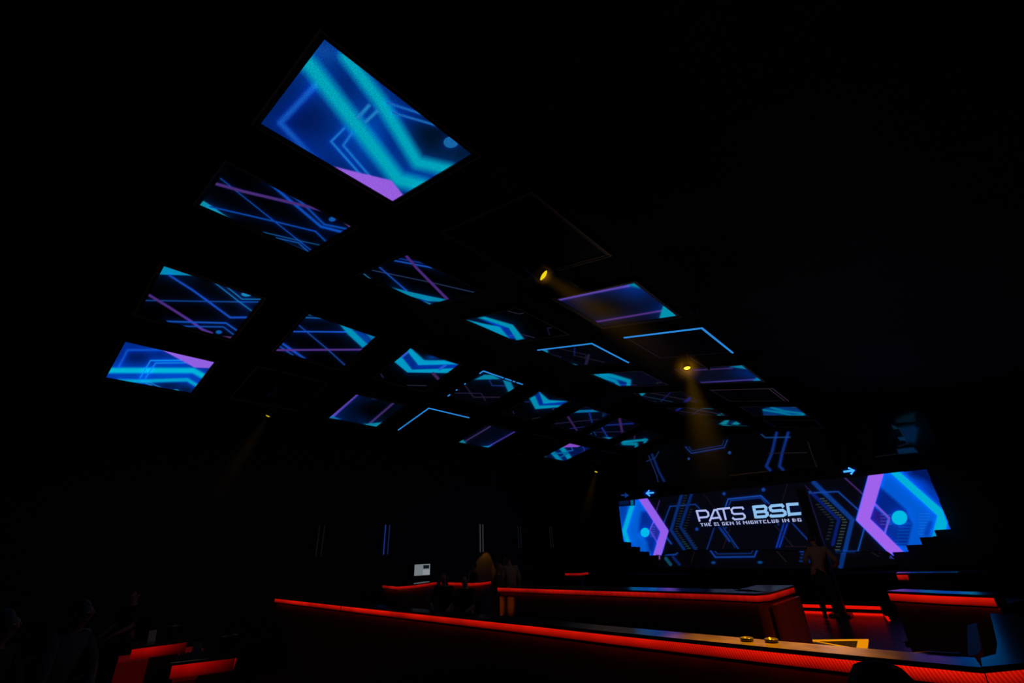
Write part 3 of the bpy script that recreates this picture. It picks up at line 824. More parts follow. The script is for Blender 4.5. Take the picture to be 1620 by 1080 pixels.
def backing(parent, x0, x1, z0, z1, yf=YS):
    return MB().box((x0 - .03, yf + .004, z0 - .02), (x1 + .03, yf + .12, z1 + .02), .005).build('casing', M_BLACK, parent)
st_main = empty('stage_screen')
tag(st_main, 'wide main stage screen with stepped lower corners, violet chevrons and PATS lettering', 'screen')
o, b_ = stage_sheet('led_face', st_main, MAIN, paint_main, .85)
backing(st_main, b_[0] + .02, b_[1] - .35, on(1, YS, 1200, 868)[2], b_[3])
LOWQ = [(1038, 876), (1047, 878.5), (1085, 871), (1200, 870), (1330, 873.5), (1404, 873.5), (1417, 886), (1420, 892), (1335, 899), (1200, 899), (1042, 897)]
st_low = empty('stage_riser_screen')
tag(st_low, 'low dark screen strip under the main stage screen with a blue tray-shaped line', 'screen')
o, b_ = stage_sheet('led_face', st_low, LOWQ, paint_low, .85)
backing(st_low, b_[0] + .1, b_[1] - .1, b_[2] + .04, on(1, YS, 1200, 872)[2] - .03)
UPQ = [(1006, 766), (1062, 761), (1157, 752.5), (1218, 746), (1320, 736), (1300, 680), (1190, 683), (1060, 700), (1006, 712)]
st_up = empty('upper_stage_screen')
tag(st_up, 'nearly dark upper stage screen showing a faint blue bracket and twin stripes', 'screen', kind='thing')
o, b_ = stage_sheet('led_face', st_up, UPQ, paint_up, .9)
for bx in (-7.2, -4.6, -2.4): MB().box((bx - .05, YS + .12, 4.0), (bx + .05, YB - .001, 4.2), .005).build('wall_mount', M_STEEL, st_up)
backing(st_up, b_[0] + .1, b_[1] - .1, b_[2] + .05, on(1, YS, 1200, 690)[2] - .05)
# side sheet over the right wing: stacked dim teal steps
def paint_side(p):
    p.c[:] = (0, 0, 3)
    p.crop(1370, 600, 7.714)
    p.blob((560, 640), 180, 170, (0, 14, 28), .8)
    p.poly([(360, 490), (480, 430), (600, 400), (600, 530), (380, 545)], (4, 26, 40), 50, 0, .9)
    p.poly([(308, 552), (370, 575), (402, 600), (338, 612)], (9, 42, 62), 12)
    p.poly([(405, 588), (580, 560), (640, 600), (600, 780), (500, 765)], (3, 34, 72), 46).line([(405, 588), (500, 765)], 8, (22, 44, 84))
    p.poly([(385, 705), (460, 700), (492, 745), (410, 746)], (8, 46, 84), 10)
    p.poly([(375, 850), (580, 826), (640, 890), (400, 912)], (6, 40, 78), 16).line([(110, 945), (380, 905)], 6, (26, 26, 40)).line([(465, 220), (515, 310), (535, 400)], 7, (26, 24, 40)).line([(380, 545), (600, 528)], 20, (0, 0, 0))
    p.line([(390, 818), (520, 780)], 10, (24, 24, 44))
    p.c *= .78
st_side = empty('side_stage_panel')
tag(st_side, 'dim teal stepped panel high above the right wing of the stage', 'screen', kind='thing')
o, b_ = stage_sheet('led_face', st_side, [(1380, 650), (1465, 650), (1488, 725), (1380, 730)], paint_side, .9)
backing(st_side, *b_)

# lettering of the main screen: strokes as flat shapes a few mm in front of it
def stroke_mesh(strokes, crop, w, mb, y):
    x0, y0, k = crop
    for st in strokes:
        P = [np.array((x0 + a / k, y0 + b / k)) for a, b in st]
        hw = w / k / 2
        # mitred offset polyline
        L, Rr = [], []
        n = len(P)
        for i in range(n):
            dirs = []
            if i > 0: dirs.append((P[i] - P[i - 1]) / (np.hypot(*(P[i] - P[i - 1])) + 1e-9))
            if i < n - 1: dirs.append((P[i + 1] - P[i]) / (np.hypot(*(P[i + 1] - P[i])) + 1e-9))
            d = sum(dirs); d = d / (np.hypot(*d) + 1e-9)
            nn = np.array((-d[1], d[0]))
            c = max(.5, abs(nn @ np.array((-dirs[0][1], dirs[0][0]))))
            L.append(P[i] + nn * hw / c); Rr.append(P[i] - nn * hw / c)
        for i in range(n - 1):
            mb.quad(*[on(1, y, *q) for q in (L[i], L[i + 1], Rr[i + 1], Rr[i])], uv=False)
CR2 = (1080, 750, 6.75)
let = MB()
stroke_mesh([[(150, 392), (182, 505)], [(140, 392), (245, 386), (272, 408), (276, 440), (258, 456), (172, 464)],
             [(288, 505), (336, 382), (362, 380), (412, 492)], [(306, 470), (392, 462)],
             [(366, 372), (506, 360)], [(432, 368), (462, 488)],
             [(650, 376), (636, 354), (540, 358), (520, 378), (530, 412), (548, 424), (642, 420), (662, 440), (664, 462), (646, 476), (556, 482), (530, 462)]], CR2, 20, let, YS - .006)
M_LET = glow('white_lettering', (172, 184, 238), 1.0, sampling='NONE')
let.build('lettering', M_LET, st_main)
let2 = MB()
stroke_mesh([[(755, 335), (783, 468)], [(757, 349), (870, 339), (890, 358), (888, 380), (872, 396), (780, 403)], [(872, 396), (902, 412), (906, 432), (884, 450), (782, 457)],
             [(1078, 352), (1058, 328), (950, 337), (932, 356), (942, 382), (962, 392), (1068, 384), (1094, 404), (1096, 426), (1074, 440), (950, 448), (932, 434)],
             [(1236, 316), (1122, 322)], [(1117, 308), (1140, 446)], [(1128, 428), (1266, 418)]], CR2, 31, let2, YS - .007)
M_LET2 = glow('pale_blue_lettering', (140, 190, 236), 1.0, sampling='NONE')
l2 = let2.build('lettering', M_LET2, st_main); l2['label'] = 'heavy pale blue letters BSC'
FONT = {'T': ['111', '010', '010', '010', '010'], 'H': ['101', '101', '111', '101', '101'], 'E': ['111', '100', '110', '100', '111'], '0': ['111', '101', '101', '101', '111'],
        '1': ['110', '010', '010', '010', '111'], 'G': ['111', '100', '101', '101', '111'], 'N': ['1001', '1101', '1011', '1001', '1001'], 'X': ['101', '101', '010', '101', '101'],
        'I': ['1', '1', '1', '1', '1'], 'C': ['111', '100', '100', '100', '111'], 'L': ['100', '100', '100', '100', '111'], 'U': ['101', '101', '101', '101', '111'], 'B': ['110', '101', '110', '101', '110']}
let3 = MB()
def small_word(word, xa, xb):
    cols = sum(len(FONT[c][0]) for c in word) + len(word) - 1
    cw = (xb - xa) / cols
    cx_ = xa
    slope = (488 - 540) / (1275 - 245)
    for ch in word:
        g = FONT[ch]
        for r_, row in enumerate(g):
            for c_, bit in enumerate(row):
                if bit == '1':
                    a = cx_ + c_ * cw
                    base = 522 + (a - 190) * slope
                    sh = r_ * 2.0
                    pts = [(a + sh, base + r_ * 7), (a + cw + sh, base + r_ * 7 + slope * cw), (a + cw + sh + 2, base + (r_ + 1) * 7 + slope * cw), (a + sh + 2, base + (r_ + 1) * 7)]
                    let3.quad(*[on(1, YS - .006, 1080 + u / 6.75, 750 + v / 6.75) for u, v in pts], uv=False)
        cx_ += (len(g[0]) + 1) * cw
for wd, a, b in (('THE', 186, 300), ('01', 330, 386), ('GEN', 416, 540), ('X', 568, 610), ('NIGHTCLUB', 640, 1024), ('IN', 1058, 1132), ('BG', 1166, 1262)): small_word(wd, a, b)
let3.quad(*[on(1, YS - .006, 1080 + u / 6.75, 750 + v / 6.75) for u, v in ((1306, 484), (1320, 484), (1322, 493), (1307, 493))], uv=False)
l3 = let3.build('lettering', glow('small_white_lettering', (176, 186, 232), .9, sampling='NONE'), st_main); l3['label'] = 'line of small white letters below the large ones'

# neon arrow signs
def arrow(pts_list, label, cpx, dim=False, size=(17, 9)):
    y = YS - .14
    c = on(1, y, *cpx)
    t = empty('arrow_sign', tuple(c))
    tag(t, label, 'sign', 'neon arrow signs over the stage', 'thing')
    m = glow('neon_dim', (16, 50, 120), 1.0, sampling='NONE') if dim else glow('neon_blue', (60, 160, 255), 1.5, sampling='NONE')
    b = MB()
    for st in pts_list:
        b.tube([Vector(on(1, y, *q)) - Vector(c) for q in st], .028, 8)
    b.build('neon_tube', m, t)
    p0 = on(1, y, cpx[0] - size[0] * .75, cpx[1] + size[1]); p1 = on(1, y, cpx[0] + size[0] * .75, cpx[1] - size[1])
    gx, gz = np.meshgrid(np.linspace(p0[0], p1[0], 30), np.linspace(p0[2], p1[2], 26))
    V = np.stack([gx.ravel(), np.full(gx.size, y + .035), gz.ravel()], -1)
    pp = Paint(px(V))
    if not dim:
        for st in pts_list:
            d = pp.dist(np.array(st, float)); pp.addc(np.exp(-d / 2.2), (0, 34, 150))  # neon halo painted onto the panel round the strokes
        e = np.minimum.reduce([gx - gx.min(), gx.max() - gx, gz - gz.min(), gz.max() - gz]).ravel()
        pp.c *= np.clip(e / .12, 0, 1)[:, None]
    g = grid_mesh('glow_panel', V - c, 29, 25, pp.linear(), LED_STAGE, t)
    MB().box((p0[0] - c[0], .04, p0[2] - c[2]), (p1[0] - c[0], .07, p1[2] - c[2]), .004).build('housing', M_BLACK, t)
arrow([[(1334.5, 746), (1351, 743.8)], [(1342, 740), (1351, 743.8), (1346, 750)]], 'blue neon arrow pointing right, beside the violet wing', (1343, 744))
arrow([[(1034, 779), (1022.5, 780)], [(1027, 775.5), (1022.5, 780), (1028, 784)]], 'blue neon arrow pointing left, above the left wing', (1028, 779.5))
arrow([[(983, 783), (994, 783)], [(989, 780), (994, 783), (989, 786)]], 'dim blue neon arrow at the outer end of the left wing', (988, 783), True)
# stage deck with two red lit edges
st = empty('stage_platform')
tag(st, 'dark stage deck with two red light lines along its front edge', 'stage')
YD = 15.6
MB().box((-9.6, YD + .02, .0), (.6, YB - .01, .88), .01).build('deck', M_DECK, st)
def strip(mb, P, z0, z1, flip=False):
    for a, b in zip(P, P[1:]):
        mb.quad((a[0], a[1], z0), (b[0], b[1], z0), (b[0], b[1], z1), (a[0], a[1], z1))
    return mb
stp = empty('stage_step')
tag(stp, 'low dark step in front of the stage, edged by red light lines', 'step')
MB().box((-5.4, YD - .55, 0), (-1.93, YD - .002, .2), .008).build('tread', M_BLACK, stp)
b = MB(); strip(b, [(-5.35, YD - .556), (-1.95, YD - .556)], .13, .2); b.build('upper_light_line', M_REDRAW, stp)
b = MB(); strip(b, [(-5.35, YD - .556), (-1.95, YD - .556)], .0, .05); b.build('lower_light_line', M_REDRAW, stp)
b = MB(); strip(b, [(-1.93, YD - .55), (-1.78, 14.2)], .0, .03); b.quad((-1.93, YD - .55, .004), (-1.78, 14.2, .004), (-1.74, 14.2, .004), (-1.86, YD - .55, .004)); b.build('side_light_line', M_REDRAW, stp)

# ------------------------------------------------------------------ bars
def offset_poly(P, d):
    """offset an open polyline to its left by d"""
    P = [Vector((p[0], p[1])) for p in P]
    out = []
    for i, p in enumerate(P):
        ds = []
        if i > 0: ds.append((P[i] - P[i - 1]).normalized())
        if i < len(P) - 1: ds.append((P[i + 1] - P[i]).normalized())
        dd = sum(ds, Vector((0, 0))).normalized()
        n = Vector((-dd.y, dd.x))
        c = max(.35, n.dot(Vector((-ds[0].y, ds[0].x))))
        out.append(p + n * d / c)
    return out
def ribbon(mb, P, prof):
    """sweep a closed profile [(offset, z)...] along P; offset to the left of travel"""
    rows = [offset_poly(P, o_) for o_, _ in prof]
    n = len(P); m = len(prof)
    base = len(mb.v)
    for i in range(n):
        for k in range(m): mb.v.append((rows[k][i].x, rows[k][i].y, prof[k][1]))
    for i in range(n - 1):
        for k in range(m):
            a = base + i * m + k; b_ = base + i * m + (k + 1) % m
            mb.f.append((a, b_, b_ + m, a + m))
    mb.f.append(tuple(base + k for k in range(m))); mb.f.append(tuple(base + (n - 1) * m + k for k in reversed(range(m))))
    return mb
def densify(P, n=12):
    out = []
    for a, b in zip(P, P[1:]):
        for k in range(n): out.append((a[0] + (b[0] - a[0]) * k / n, a[1] + (b[1] - a[1]) * k / n))
    out.append(tuple(P[-1][:2]))
    return out
def bar(label, P, depth, zt=1.128, mred=M_RED, top_th=.023, strip_h=.062, body=.32, group='bar counters with red under-lights', top_mat=M_TOP, inset=.05, end_mat=None):
    """P = front line of the light strip, travelled so that the inside lies to the left"""
    c = P[0]
    t = empty('bar_counter', (0, 0, 0))
    tag(t, label, 'bar counter', group, 'thing')
    ribbon(MB(), P, [(-.015, zt - top_th), (-.015, zt), (depth, zt), (depth, zt - top_th)]).build('counter_top', top_mat, t)
    mb = MB()
    L = 0
    for a, b_ in zip(P, P[1:]):
        mb.quad((a[0], a[1], zt - top_th - strip_h), (b_[0], b_[1], zt - top_th - strip_h), (b_[0], b_[1], zt - top_th - .004), (a[0], a[1], zt - top_th - .004))
    mb.build('light_strip', mred, t)
    ribbon(MB(), P, [(.004, zt - top_th - strip_h), (.004, zt - top_th - .003), (depth - .02, zt - top_th - .003), (depth - .02, zt - top_th - strip_h)]).build('counter_rail', M_TOP2, t)
    ribbon(MB(), P, [(-.004, zt - top_th - strip_h - .018), (-.004, zt - top_th - strip_h - .002), (.03, zt - top_th - strip_h - .002), (.03, zt - top_th - strip_h - .018)]).build('lower_trim', M_STEEL, t)
    ub = MB(); zu = zt - top_th - strip_h - .019
    Pa, Pb = offset_poly(P, .004), offset_poly(P, inset - .004)
    for k in range(len(P) - 1): ub.quad((Pa[k].x, Pa[k].y, zu), (Pa[k + 1].x, Pa[k + 1].y, zu), (Pb[k + 1].x, Pb[k + 1].y, zu), (Pb[k].x, Pb[k].y, zu))
    ub.build('under_fill', M_UNDER, t)  # added glow hidden below the lip, to light the front panel
    ribbon(MB(), P, [(inset, 0.0), (inset, zt - top_th - strip_h - .001), (body, zt - top_th - strip_h - .001), (body, 0.0)]).build('front_panel', M_FRONT, t)
    return t
def g2(z, *pts): return [tuple(on(2, z, *p_)[:2]) for p_ in pts]
NB = g2(1.105, (435, 946.5), (560, 960.2), (691, 974), (840, 989.5), (965, 1003.5), (1195, 1027.5), (1373, 1045.5), (1538, 1062), (1556, 1063.4))
# straighten: fit a line through the run
A_ = np.array(NB); k1, k0 = np.polyfit(A_[:, 0], A_[:, 1], 1)
NBs = [tuple(p_) for p_ in NB]
cor = g2(1.105, (1556, 1063.4))[0]
NBfull = NBs + [(cor[0] + .06, cor[1] + .03)]
nbar = bar('long near bar counter crossing the picture, red ribbed light under its edge', NBs, .215, body=.2)
# joints in the diffuser of the long bar
for xq, yq in ((540, 962), (691, 979), (806, 990), (950, 1008), (964, 1010), (1195, 1036)):
    p_ = on(2, 1.07, xq, yq)
    MB().box((p_[0] - .006, p_[1] - .012, 1.044), (p_[0] + .006, p_[1] + .004, 1.104)).build('joint_cover', M_BLACK, nbar)
# right leg of the counter
leg = empty('bar_counter')
tag(leg, 'short return of the near bar running away at right, its top reflecting blue', 'bar counter', 'bar counters with red under-lights', 'thing')
q_ = [on(2, 1.15, *p_)[:2] for p_ in ((1564, 1037), (1552, 985), (1571, 988), (1604, 1052))]
x0_, y0_ = cor[0] + .004, cor[1]
LP = [(x0_, y0_), (x0_ + .30, y0_ + .35), (x0_ + .42, y0_ + 1.0), (x0_ + .42, y0_ + 2.1)]
inner = [(x0_, y0_ + .215), (-.06, y0_ + .36), (-.04, y0_ + .7), (-.02, y0_ + 2.1)]
n = len(LP)
mb = MB()
for zz in (1.128, 1.105):
    mb.v += [(a[0], a[1], zz) for a in LP] + [(a[0], a[1], zz) for a in inner]
for k in range(n - 1):
    mb.f.append((k, k + 1, n + k + 1, n + k)); mb.f.append((2 * n + k, 3 * n + k, 3 * n + k + 1, 2 * n + k + 1))
    mb.f.append((k, 2 * n + k, 2 * n + k + 1, k + 1)); mb.f.append((n + k, n + k + 1, 3 * n + k + 1, 3 * n + k))
mb.f.append((0, n, 3 * n, 2 * n)); mb.f.append((n - 1, 3 * n - 1, 4 * n - 1, 2 * n - 1))
mb.build('counter_top', M_TOP, leg)
mb = MB()
for a, b_ in zip(LP, LP[1:]): mb.quad((a[0], a[1] + .012, 1.03), (b_[0], b_[1] + .012, 1.03), (b_[0], b_[1] + .012, 1.10), (a[0], a[1] + .012, 1.10))
mb.build('light_strip', M_RED, leg)
mb = MB()
for a, b_ in zip(LP, LP[1:]): mb.poly([(a[0] , a[1] + .05, 0), (b_[0] , b_[1] + .05, 0), (b_[0], b_[1] + .05, 1.03), (a[0], a[1] + .05, 1.03)])
mb.build('front_panel', M_FRONT, leg)
isx = [on(2, 1.09, *q) for q in ((1530, 988), (1545, 985), (1553, 1026), (1546, 1036), (1531, 1037.5))]
mb = MB().poly([(v[0], v[1], 1.09) for v in isx]).poly([(v[0], v[1], 1.06) for v in reversed(isx)])
for k in range(5):
    a, b_ = isx[k], isx[(k + 1) % 5]; mb.poly([(a[0], a[1], 1.06), (b_[0], b_[1], 1.06), (b_[0], b_[1], 1.09), (a[0], a[1], 1.09)])
mb.build('inner_shelf', mat('satin_shelf', (40, 34, 44), .5, noise=(10, .2)), leg)
# inner rail that follows the back edge of the near bar and turns the corner
rail = empty('bar_rail')
tag(rail, 'slim rail along the back edge of the near bar, curving round its right corner', 'rail')
rp = [v for v in offset_poly(NBs, .30)]
pts = [(v.x, v.y, 1.075) for v in rp[1:-1]]
rr_ = [on(2, 1.12, *q) for q in ((1470, 1035), (1500, 1037.5), (1522, 1038))]
pts = [p_ for p_ in pts if p_[0] < rr_[0][0] - .05] + [tuple(v) for v in rr_]
MB().tube(pts, .016, 10).build('handrail', mat('satin_rail', (70, 62, 66), .3, .5), rail, smooth=True)
for f_ in (0, 2, 4, -1):
    p_ = pts[f_]
    MB().tube([(p_[0], p_[1], 0), (p_[0], p_[1], p_[2] - .01)], .012, 8).build('post', M_STEEL, rail)

# middle bar
B2 = g2(1.1, (787, 929.5), (925, 934), (1057, 938), (1140, 940.5), (1195, 942.5), (1216, 941), (1228, 937.5), (1256, 929))
mid = bar('middle bar counter behind the long one, lit red, corner turned at right end', B2, .5, mred=M_REDFAR, strip_h=.07, body=.45)
e0, e1 = Vector(B2[-3]), Vector(B2[-1])
MB().box((-.02, -.02, 0), (.02, (e1 - e0).length, .99), .004).build('end_panel', M_BAREND, mid, loc=(e0.x + .02, e0.y + .03, 0), rot=(0, 0, math.atan2(e1.y - e0.y, e1.x - e0.x) - math.pi / 2))
p_ = B2[0]
# far left bar in two sections
B3 = g2(1.1, (605, 925.5), (629, 928), (660, 925.3), (691, 920.5))
bar('curved far bar section at left below the glowing monitor', B3, .35, mred=M_REDFAR, strip_h=.072, body=.3)
B4 = g2(1.1, (697, 921), (715, 921.5), (745, 922.4), (762, 921.4), (777, 919.2))
bar('short far bar section behind the two seated people', B4, .35, mred=M_REDFAR, strip_h=.072, body=.3)
# right far bar (dj-side)
B5 = g2(1.1, (1405, 938.5), (1490, 942.8), (1572, 946))
b5 = bar('bar counter at the right before the violet wing, top reflecting blue and violet', B5, .3, mred=M_RED, strip_h=.078, body=.9)
sp_ = B5[0]
MB().box((sp_[0] - .02, sp_[1] + .06, .56), (sp_[0] + .25, sp_[1] + .5, .62), .01).build('side_shelf', M_BLACK, b5)

# small far tables with lit edges
def led_table(label, loc, w, d, h, mred, sh=.07, group='low lit tables', rot=0, front=True, sw=None):
    t = empty('lit_table', loc, (0, 0, rot))
    tag(t, label, 'table', group)
    MB().box((-w / 2, -d / 2, h - .03), (w / 2, d / 2, h), .008).build('tabletop', M_TOP, t)
    mb = MB()
    a = (-w / 2 + .006, -d / 2 + .006); c = (w / 2 - .006, d / 2 - .006)
    cs_ = [(a[0], a[1]), (c[0], a[1]), (c[0], c[1]), (a[0], c[1]), (a[0], a[1])]
    for p0, p1 in zip(cs_, cs_[1:]): mb.quad((p0[0], p0[1], h - .034 - sh), (p1[0], p1[1], h - .034 - sh), (p1[0], p1[1], h - .034), (p0[0], p0[1], h - .034))
    if sw: mb = MB().quad((a[0], a[1], h - .034 - sh), (a[0] + sw, a[1], h - .034 - sh), (a[0] + sw, a[1], h - .034), (a[0], a[1], h - .034))
    mb.build('light_strip', mred, t)
    MB().box((-w / 2 + .12, -d / 2 + .12, .03), (w / 2 - .12, d / 2 - .12, h - .034)).build('pedestal', M_BLACK, t)
    MB().box((-w / 2 + .06, -d / 2 + .06, 0), (w / 2 - .06, d / 2 - .06, .03), .006).build('base', M_BLACK, t)
    return t
s1 = on(2, 1.02, 926, 904)
led_table('tiny far table with a short red line left of the stage', (s1[0], min(s1[1], 14.9), 0), .7, .5, 1.04, M_REDFAR, .07, 'small lit tables near the stage')
s2 = on(2, 1.02, 1431, 907)
MBx = led_table('small far table with red front below the violet right wing', (s2[0] + .35, s2[1], 0), .95, .4, 1.04, M_REDFAR, .0901, 'small lit tables near the stage', sw=.17)

# patch of amber light on the floor, painted as glowing shapes
fl = empty('floor_light_patch')
tag(fl, 'patch of amber light painted on the floor between the bars', 'light')
AMB = glow('amber_patch', (232, 140, 8), 1.0); AMBD = glow('amber_patch_dim', (56, 30, 4), 1.0)
def floor_poly(mb, pts, z=.006):
    mb.poly([tuple(on(2, z, *q)) for q in pts])
b = MB(); floor_poly(b, [(1283, 1014.5), (1283, 1011.5), (1374, 1010.5), (1374, 1013)]); floor_poly(b, [(1283, 1013), (1287, 1013), (1345, 1023), (1340, 1024.5)]); b.build('thin_streak', AMB, fl)
b = MB(); floor_poly(b, [(1357, 1013), (1374, 1012.5), (1372, 1028), (1354, 1028)], .008); b.build('wide_streak', AMB, fl)
b = MB(); floor_poly(b, [(1286, 1013), (1358, 1012), (1356, 1027), (1345, 1026)], .004); b.build('dim_fill', AMBD, fl)

# ------------------------------------------------------------------ wall lamps, monitor, column speaker, small fixtures on the left wall
for k, (xa, ya, xb, yb, col, lab) in enumerate([
        (512, 830, 501, 880, (14, 16, 14), 'twin-tube wall lamp, almost off, farthest left on the side wall'),
        (615.5, 830, 607.5, 877, (34, 56, 140), 'twin-tube wall lamp glowing blue on the side wall'),
        (762, 829, 761.5, 873, (66, 62, 66), 'twin-tube wall lamp glowing pale white above the yellow light patch'),
        (822, 832, 822, 866, (14, 18, 26), 'faint twin-tube wall lamp right of the pale one'),
        (872, 832, 872.5, 866, (16, 18, 24), 'faint twin-tube wall lamp nearest the stage')]):
    P0 = on(0, XL + .09, xa, ya); P1 = on(0, XL + .09, xb, yb)
    zt, zb, yy = P0[2], P1[2], (P0[1] + P1[1]) / 2
    t = empty('wall_lamp', (XL, yy, zb))
    tag(t, lab, 'lamp', 'twin-tube lamps on the side wall', 'thing')
    MB().box((.0, -.16, -.06), (.06, .16, zt - zb + .06), .008).build('back_plate', M_BLACK, t)
    dy = .075
    for s_ in (-1, 1):
        cc = [c_ * (1 if s_ < 0 or k != 1 else .62) for c_ in col]
        MB().tube([(.095, s_ * dy, 0), (.095, s_ * dy, zt - zb)], .013, 10).build('light_tube', glow(f'tube_{k}_{s_}', cc, 1.0, sampling='NONE'), t)
# monitor
P = on(0, XL + .5, 668, 901)
mon = empty('monitor', (P[0], P[1], P[2]), (0, 0, math.radians(62)))
tag(mon, 'small lit monitor showing a pale grey window layout on the far left', 'monitor')
MB().box((-.27, .0, -.18), (.27, .03, .18), .01).build('housing', M_BLACK, mon)
sc_m = MB().quad((-.25, -.004, -.16), (.25, -.004, -.16), (.25, -.004, .16), (-.25, -.004, .16))
sc_m.build('display', glow('monitor_grey', (112, 122, 128), 1.0), mon)
MB().quad((.02, -.007, -.15), (.24, -.007, -.15), (.24, -.007, -.0), (.02, -.007, -.0)).build('display_pane', glow('monitor_white', (138, 142, 150), 1.0, sampling='NONE'), mon)
MB().quad((.03, -.007, .03), (.22, -.007, .03), (.22, -.007, .13), (.03, -.007, .13)).build('display_text', glow('monitor_dark', (18, 22, 30), 1.0, sampling='NONE'), mon)
MB().tube([(0, .04, -.3), (0, .03, -.1)], .02, 8).box((-.1, -.02, -.32), (.1, .1, -.3), .004).build('stand', M_BLACK, mon)
cb_ = empty('till_cabinet', (P[0], P[1], 0))
tag(cb_, 'dark waist-high cabinet under the lit monitor', 'cabinet')
MB().box((-.35, -.45, 0), (.35, .45, P[2] - .335), .01).build('carcass', M_BLACK, cb_)
MB().box((.351, -.42, .08), (.37, -.01, P[2] - .4), .004).build('door', M_FRONT, cb_)
MB().box((.351, .01, .08), (.37, .42, P[2] - .4), .004).build('door', M_FRONT, cb_)
# column speaker in front of the main screen
P = on(1, 14.72, 1281, 815)
colt = empty('column_speaker', (P[0] , 14.72, .0))
tag(colt, 'tall slim black column speaker standing before the stage screen behind the standing person', 'speaker')
ztop = on(1, 14.72, 1270, 772)[2]
MB().box((-.125, -.12, .06), (.125, .12, ztop), .02).build('cabinet', M_BLACK, colt)
MB().box((-.10, -.135, .9), (.10, -.121, ztop - .06), .004).build('grille', mat('grille_mesh', (18, 18, 19), .8, noise=(120, .6)), colt)
MB().box((-.22, -.22, 0), (.22, .22, .06), .01).build('base', M_STEEL, colt)
# pale little ceiling box and light fittings seen as dim shapes
P = on(0, XL + 1.2, 776, 758)
t = empty('ceiling_speaker', (XL + .5, on(0, XL + .5, 776, 758)[1], on(0, XL + .5, 776, 758)[2]), (0, 0, .2))
tag(t, 'small dim box speaker high on the far left wall', 'speaker', kind='thing')
MB().box((-.25, -.2, -.22), (.2, .2, .22), .02).build('cabinet', mat('dim_grey_box', (50, 46, 44), .7), t)
MB().tube([(-.5, 0, 0), (-.25, 0, 0)], .03, 8).build('bracket', M_STEEL, t)

